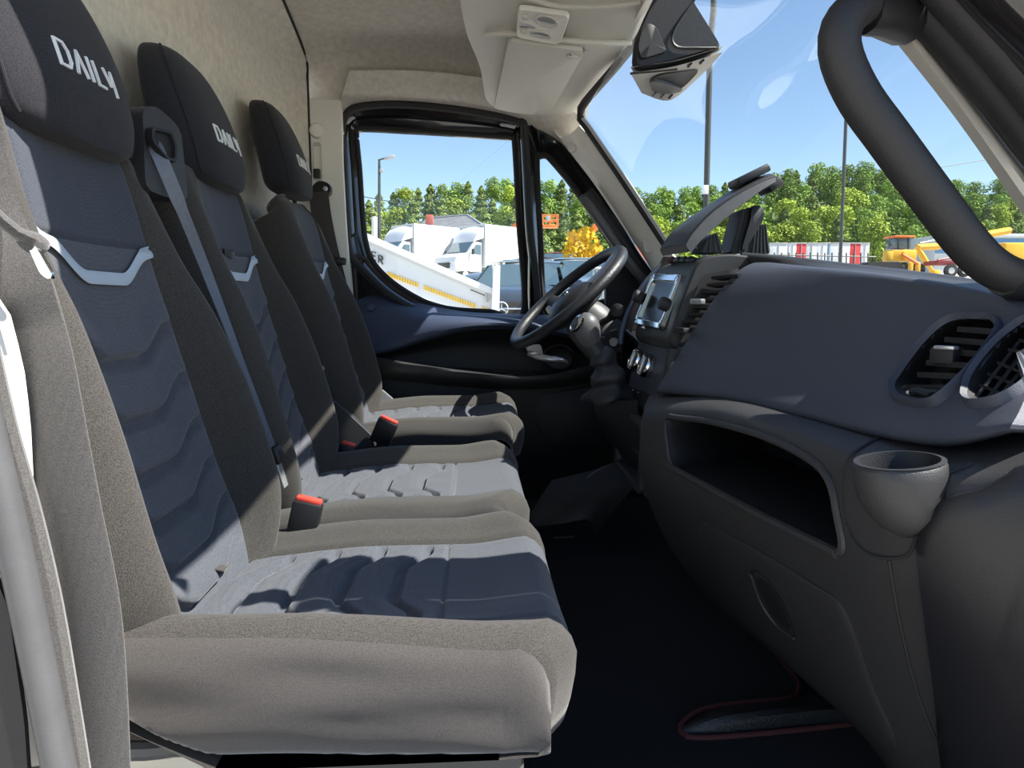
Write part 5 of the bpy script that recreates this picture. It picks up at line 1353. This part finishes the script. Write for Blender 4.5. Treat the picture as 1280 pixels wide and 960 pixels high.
def car(label, loc, rz, mat, star=False, s=1.0):
    t = thing('car', label, 'car', loc)
    # rings across the body from front to back: (x, half width, belt z, bottom z)
    st = [(-2.25, .62, .62, .32), (-2.18, .78, .74, .22), (-1.9, .86, .84, .20), (-1.3, .90, .92, .20), (-.6, .91, .97, .20), (.6, .91, .98, .20), (1.5, .89, .98, .22), (2.05, .84, .96, .25), (2.25, .72, .80, .34)]
    rings = []
    for x, hw, zt, zb_ in st:
        rings.append([V(q) + V(loc) for q in ((x, -hw * .86, zb_), (x, -hw, zb_ + .14), (x, -hw * 1.0, (zt + zb_) / 2 + .08), (x, -hw * .93, zt - .03), (x, -hw * .6, zt + .03), (x, 0, zt + .05), (x, hw * .6, zt + .03), (x, hw * .93, zt - .03), (x, hw, (zt + zb_) / 2 + .08), (x, hw, zb_ + .14), (x, hw * .86, zb_))])
    obj('body', bridge(rings, cap0=True, cap1=True), mat, t, angle=.9)
    gl_ = [(-1.0, .80, .96), (-.35, .66, 1.36), (.2, .64, 1.42), (.9, .63, 1.38), (1.65, .74, .98)]
    top = [[V((x, -hw, z)) + V(loc) for x, hw, z in gl_], [V((x, -hw * .5, z + .03)) + V(loc) for x, hw, z in gl_], [V((x, hw * .5, z + .03)) + V(loc) for x, hw, z in gl_], [V((x, hw, z)) + V(loc) for x, hw, z in gl_]]
    obj('roof', patch([[q + V((.0, 0, .012)) for q in r_[1:4]] for r_ in top], 12, 8), mat, t)
    obj('windscreen', slab(L_(t, [(-1.02, -.74, .97), (-.38, -.60, 1.36), (-.38, .60, 1.36), (-1.02, .74, .97)]), (.02, 0, -.01)), M['cglass'], t, smooth=False)
    obj('rear_window', slab(L_(t, [(1.6, -.66, 1.0), (.95, -.58, 1.38), (.95, .58, 1.38), (1.6, .66, 1.0)]), (-.02, 0, -.01)), M['cglass'], t, smooth=False)
    for sg in (-1, 1):
        obj('side_window', slab(L_(t, [(-.9, sg * .83, .97), (-.33, sg * .67, 1.35), (.9, sg * .64, 1.37), (1.5, sg * .80, .99)]), (0, -sg * .02, 0)), M['cglass'], t, smooth=False)
        obj('mirror', rbox(V((-.72, sg * 1.0, 1.0)) + V(loc), (.14, .2, .13), .04), mat, t)
        obj('headlamp', rbox(V((-2.12, sg * .68, .68)) + V(loc), (.22, .3, .14), .05), M['satin'], t)
        for x in (-1.4, 1.4): wheel(t, x, sg * .80, .33, .2)
    obj('grille', rbox(V((-2.25, 0, .58)) + V(loc), (.05, .85, .20), .02), M['blk'], t)
    obj('grille_bar', rbox(V((-2.28, 0, .58)) + V(loc), (.03, .86, .03), .01), M['chrome'], t)
    obj('bumper', rbox(V((-2.2, 0, .34)) + V(loc), (.12, 1.4, .14), .04), mat, t)
    if star:
        c = V((-2.31, 0, .58)) + V(loc)
        ring_ = [c + V((0, .10 * math.cos(a), .10 * math.sin(a))) for a in [k * 6.2832 / 24 for k in range(24)]]
        em = obj('emblem', tube(ring_, .012, 6, True, up=(1, 0, 0)), M['chrome'], t)
        for a in (1.5708, 3.665, 5.76): obj('emblem_spoke', tube([c, c + V((0, .095 * math.cos(a), .095 * math.sin(a)))], [.016, .006], 6), M['chrome'], em)
    t.rotation_euler = (0, 0, rz); t.scale = (s, s, s)
    return t
car('dark blue car with round star emblem on its grille facing the van', ground_at(658, 12.6) + V((0, 0, -.05)), math.radians(76), M['carblue'], True)
car('silver blue car parked beyond the window divider', ground_at(722, 15.5), math.radians(80), M['carsilver'])
car('blue grey car parked behind the white tipper post', ground_at(655, 22), math.radians(40), M['carsilver'])
car('dark red car beside the yellow shrub', ground_at(703, 30), math.radians(70), M['carred'], s=1.15)

# ---- raised tipper bed
tb = thing('tipper_truck', 'white tipper bed tilted down to the right outside the driver window', 'truck', ground_at(560, 7.4))
def slabW(px, Y, d, mat, nm, b=0.0): return obj(nm, slab(WL(px, Y), (0, d, 0), b), M[mat], tb, smooth=False)
slabW([(380, 273), (459, 305), (560, 348), (622, 374), (614, 398), (540, 376), (470, 350), (380, 320)], 7.0, .05, 'paintw', 'side_board')
slabW([(380, 258), (460, 292), (560, 336), (622, 363), (622, 371), (560, 345), (460, 301), (380, 268)], 6.95, .10, 'paintw', 'top_rail')
slabW([(380, 268), (460, 301), (560, 345), (622, 371), (622, 374.5), (560, 349), (460, 305), (380, 272)], 6.98, .06, 'paintg', 'rail_lip')
slabW([(380, 325), (470, 352), (540, 379), (600, 400), (600, 404), (540, 385), (470, 360), (380, 333)], 6.96, .10, 'paintg', 'bottom_rail')
slabW([(617, 333), (622, 330), (625.5, 332), (624, 400), (614, 400)], 6.90, .10, 'paintw', 'end_post')
slabW([(615, 331), (618, 329), (618, 352), (616, 352)], 6.92, .02, 'paintg', 'post_edge')
k = 0
for i in range(40):
    t_ = i / 39
    u = 484 + 128 * t_; v_ = 339.5 + 47 * t_
    if 523 < u < 529 or 595 < u < 600: continue
    l = WL([(u, v_), (u + 2.3, v_ + .85), (u + 2.3, v_ + 6.4), (u, v_ + 5.6)], 6.985)
    obj('tape_piece', slab(l, (0, .012, 0)), M['tape'], tb, smooth=False)
for (u0, v0, ch_) in ((465, 314, 'E'), (473.5, 318.5, 'R')):
    st_ = {'E': [[(5, 0), (0, 0), (0, 10), (5, 10)], [(0, 5), (4, 5)]], 'R': [[(0, 10), (0, 0), (4, .5), (5, 2.5), (4, 5), (0, 5)], [(2, 5), (5, 10)]]}[ch_]
    for pts in st_:
        obj('letter', tube([W(u0 + a, v0 + b + a * .42, 6.98) for a, b in pts], .0085, 5), M['pole'], tb)
obj('small_lettering', tube([W(588, 362, 6.985), W(606, 369.5, 6.985)], .005, 5), M['pole'], tb)
obj('latch', tube(cr(WL([(611, 364, 6.97), (608, 370, 6.97), (609, 378, 6.97)]), 8), .015, 6), M['galv'], tb)
obj('bed_floor', slab(WL([(380, 330), (614, 398), (614, 404), (380, 340)], 7.06), (0, 1.9, 0)), M['paintg'], tb, smooth=False)
obj('subframe', rbox(W(520, 420, 8), (3.2, .7, .25), .02), M['blk'], tb)
for dx in (-.9, .9): wheel(tb, dx, .9)

# ---- lamp posts, poles and cables
lp = thing('street_lamp', 'slim dark street lamp seen through the driver window', 'street lamp', ground_at(474, 30))
base = ground_at(474, 30)
obj('mast', tube([base, W(474, 199, 30)], [.10, .05], 8), M['pole'], lp)
obj('arm', tube(cr([W(474, 200, 30), W(477, 199, 30), W(484, 197, 30)], 6), .035, 6), M['pole'], lp)
obj('lamp_head', rbox(W(487, 197, 30), (.45, .22, .12), .04, RY(-.35)), M['galv'], lp)
obj('spot_lamp', rbox(W(477, 213.5, 30), (.18, .15, .12), .03), M['galv'], lp)
po = thing('lamp_post', 'tall grey lamp post with white notice beyond the document clip', 'pole', ground_at(884, 20))
obj('mast', tube(cr([ground_at(882, 20), W(883, 250, 20), W(886, 120, 20), W(888, 45, 20), W(891, 34, 20), W(892, 0, 20), W(893, -60, 20)], 20), .085, 10), M['pole'], po)
obj('notice', rbox(W(882, 237, 19.9), (.17, .03, .26), .01), M['paintw'], po)
p2 = thing('pole', 'thin dark pole standing before the green hill', 'pole', ground_at(1050, 40))
obj('mast', tube([ground_at(1050, 40), W(1058, 136, 40)], .10, 8), M['pole'], p2)
obj('cap', rbox(W(1058, 136, 40), (.22, .22, .3), .05), M['galv'], p2)
p3_ = thing('concrete_post', 'short pale concrete post beyond the trucks', 'post', ground_at(468, 40))
obj('post', tube([ground_at(468, 40), W(468, 271, 40)], .16, 8), M['trimw'], p3_)
for (a, b, lab) in (((380, 229, 45), (505, 255, 45), 'thin overhead cable crossing the driver window'), ((1140, 215, 60), (1420, 165, 60), 'thin overhead cable seen past the grab handle')):
    tag(obj('cable', tube(cr([W(*a), W((a[0] + b[0]) / 2, (a[1] + b[1]) / 2 + 1.5, a[2]), W(*b)], 12), .03, 5), M['pole']), lab, 'cable')

# ---- orange lift basket and boom
lb = thing('boom_lift', 'orange lift basket raised above the white box truck', 'lift', W(690, 350, 44))
bc = W(687, 276, 44)
for z in (-.32, 0, .32):
    sq = [bc + V((x, y, z)) for x, y in ((-.5, -.4), (.5, -.4), (.5, .4), (-.5, .4))]
    obj('basket_rail', tube(even(sq + [sq[0]], 25, True), .035, 6, True), M['orange'], lb)
for x in (-.5, 0, .5):
    for y in (-.4, .4): obj('basket_post', tube([bc + V((x, y, -.4)), bc + V((x, y, .32))], .03, 6), M['orange'], lb)
obj('basket_floor', rbox(bc + V((0, 0, -.4)), (1.05, .85, .08), .02), M['orange'], lb)
obj('control_box', rbox(bc + V((-.15, -.35, .1)), (.25, .2, .35), .03), M['galv'], lb)
obj('jib', tube([bc + V((-.4, 0, -.35)), bc + V((-.75, .1, .35)), bc + V((-.95, .2, .95))], .08, 8), M['orange'], lb)
obj('boom', tube([bc + V((-.95, .2, .95)), bc + V((-3.2, .8, -1.2)), bc + V((-3.6, 1.2, -3.8))], .14, 8), M['orange'], lb)
eb = thing('excavator', 'orange excavator arm bent over behind the yellow shrub', 'excavator', ground_at(745, 34))
obj('boom', tube(cr(WL([(722, 330, 34), (731, 306, 34), (738, 292, 34), (748, 281, 34), (758, 282, 34), (790, 300, 34)]), 20), .17, 8), M['orange'], eb)
obj('ram', tube(WL([(726, 300, 33.8), (735, 284, 33.8)]), .06, 6), M['galv'], eb)
obj('cab', rbox(W(800, 330, 35), (1.5, 1.3, 1.8), .1), M['orange'], eb)
obj('track', rbox(ground_at(795, 35) + V((0, 0, .4)), (3.0, 2.0, .8), .25), M['tyre'], eb)
# white railing by the quarter window
rl = thing('fence', 'pale bar fence seen under the quarter window', 'fence', ground_at(760, 9))
for u in range(742, 784, 4):
    obj('bar', tube([ground_at(u, 9.0), W(u, 333, 9.0)], .012, 5), M['galv'], rl)
obj('rail', tube([W(738, 335, 9.0), W(786, 337, 9.0)], .02, 5), M['galv'], rl)

# ---- yard beyond the windscreen
cols = [('paintg', 962, 984), ('paintw', 986, 995), ('plank', 996, 1007), ('paintg', 1008, 1021), ('paintw', 1022, 1034), ('cblue', 1035, 1037), ('paintw', 1038, 1062), ('plank', 1063, 1075), ('paintw', 1076, 1086), ('paintw', 930, 960)]
lab = ['long grey container at the left of the container row', 'narrow white container left of the first red one', 'red container nearest the document clip', 'grey container between the red and white ones', 'white container left of the thin pole', 'thin blue container behind the pole', 'wide white container right of the pole', 'red container at the right of the row', 'white container at the right end of the row', 'pale container behind the document clip']
for (mt, u0, u1), lb_ in zip(cols, lab):
    Y = 56
    a, b = W(u0, 304, Y), W(u1, 326, Y)
    t = thing('container', lb_, 'container', V(((a.x + b.x) / 2, Y + 1.5, gz(Y))))
    w_ = b.x - a.x
    obj('body', rbox(V(((a.x + b.x) / 2, Y + 1.5, (a.z + gz(Y)) / 2)), (w_, 3.0, a.z - gz(Y)), .05), M[mt], t)
    obj('door_seam', rbox(V(((a.x + b.x) / 2, Y - .02, (a.z + gz(Y)) / 2)), (.05, .04, a.z - gz(Y) - .2), .01), M['galv'], t)
    obj('roof_rail', rbox(V(((a.x + b.x) / 2, Y, a.z)), (w_, .08, .10), .02), M['galv'], t)
fn = thing('yard_fence', 'low dark post fence before the container row', 'fence', ground_at(1010, 50))
for u in range(950, 1092, 9): obj('post', tube([ground_at(u, 50), W(u, 316, 50)], .05, 5), M['pole'], fn)
obj('rail', tube([W(945, 318, 50), W(1095, 321, 50)], .05, 5), M['pole'], fn)
# backhoe loader
Yb = 44
bl = thing('backhoe_loader', 'yellow loader with dark bucket standing beyond the dash pad', 'loader', ground_at(1125, Yb))
def BW(u, v, dy=0): return W(u, v, Yb + dy)
obj('hood', rbox(BW(1124, 320), (1.75, 1.1, .75), .1), M['yellow'], bl)
obj('engine_panel', rbox(BW(1112, 320, -.6), (.45, .12, .6), .06), M['yellow'], bl)
obj('engine_panel', rbox(BW(1131, 320, -.6), (.30, .12, .6), .06), M['yellow'], bl)
obj('cab_glass', rbox(BW(1123, 304, .3), (1.15, 1.1, .85), .06), M['cglass'], bl)
for u in (1112, 1123, 1136): obj('cab_pillar', tube([BW(u, 312, -.3), BW(u, 297, -.3)], .035, 5), M['pole'], bl)
obj('cab_roof', rbox(BW(1124, 296.5), (1.45, 1.3, .12), .05), M['orange'], bl)
bk = [(1086, 327), (1126, 327), (1134, 338), (1128, 344), (1088, 342), (1082, 334)]
obj('bucket', slab(rnd(WL(bk, Yb - 1.8), .1, 30), (0, 1.0, 0), .03), M['tyre'], bl)
for u in (1138, 1147):
    w1 = lathe([(.10, -.16), (.42, -.14), (.42, .14), (.10, .16)], 18, axis_matrix(BW(u, 337, -.5), (.35, 1, 0), (1, 0, 0)))
    wh = obj('wheel', w1, M['tyre'], bl)
    obj('rim', xf(rbox((0, 0, 0), (.34, .2, .9), .12), Matrix.Translation(BW(u, 336, -.75))), M['yellow'], wh)
obj('lift_arm', tube(WL([(1128, 318, Yb - .8), (1140, 325, Yb - 1), (1148, 330, Yb - 1.2)]), .12, 6), M['orange'], bl)
ex = thing('yellow_excavator', 'yellow digger arm reaching down beside the red trailer', 'excavator', ground_at(1215, 45))
obj('boom', tube(WL([(1262, 288, 45), (1200, 299, 45), (1172, 308, 45), (1146, 309, 45)]), [.24, .24, .24, .2], 8), M['yellow'], ex)
obj('stick', tube(WL([(1146, 309, 44.8), (1156, 325, 44.8), (1168, 343, 44.8)]), [.2, .2, .10], 8), M['yellow'], ex)
obj('ram', tube(WL([(1150, 304, 44.6), (1185, 297, 44.6)]), .07, 6), M['galv'], ex)
obj('bucket', rbox(W(1168, 342, 44.8), (.5, .6, .5), .1), M['yellow'], ex)
obj('house', rbox(W(1262, 318, 46), (2.2, 1.8, 1.5), .15), M['yellow'], ex)
obj('track', rbox(ground_at(1262, 46) + V((0, 0, .4)), (3.2, 2.2, .8), .3), M['tyre'], ex)
rt2 = thing('trailer', 'faded red trailer with twin wheels beside the digger arm', 'trailer', ground_at(1195, 42))
obj('bed', rbox(W(1190, 329, 42), (2.9, 1.4, .28), .05), M['carred'], rt2)
obj('rack', tube(WL([(1172, 325, 41.5), (1190, 322, 41.5), (1216, 327, 41.5)]), .07, 6), M['carred'], rt2)
for u in (1188, 1205):
    wh = obj('wheel', lathe([(.15, -.12), (.40, -.10), (.40, .10), (.15, .12)], 18, axis_matrix(W(u, 338.5, 41.2), (0, 1, 0), (1, 0, 0))), M['tyre'], rt2)
    obj('rim', lathe([(.2, -.13), (.2, .13)], 14, axis_matrix(W(u, 338.5, 41.15), (0, 1, 0), (1, 0, 0))), M['galv'], wh)
hal = thing('warehouse', 'long pale warehouse with blue band behind the grab handle', 'building', ground_at(1320, 62))
a, b = W(1170, 294, 62), W(1460, 340, 62)
obj('wall', rbox(V(((a.x + b.x) / 2, 64, a.z / 2 + gz(62) / 2)), (b.x - a.x, 4, a.z - gz(62)), .05), M['paintg'], hal)
obj('blue_band', rbox(V(((a.x + b.x) / 2, 61.95, W(1300, 308, 62).z)), (b.x - a.x, .1, 1.4), .03), M['cblue'], hal)
obj('roof_edge', rbox(V(((a.x + b.x) / 2, 62.0, a.z)), (b.x - a.x + .3, .4, .35), .05), M['paintw'], hal)
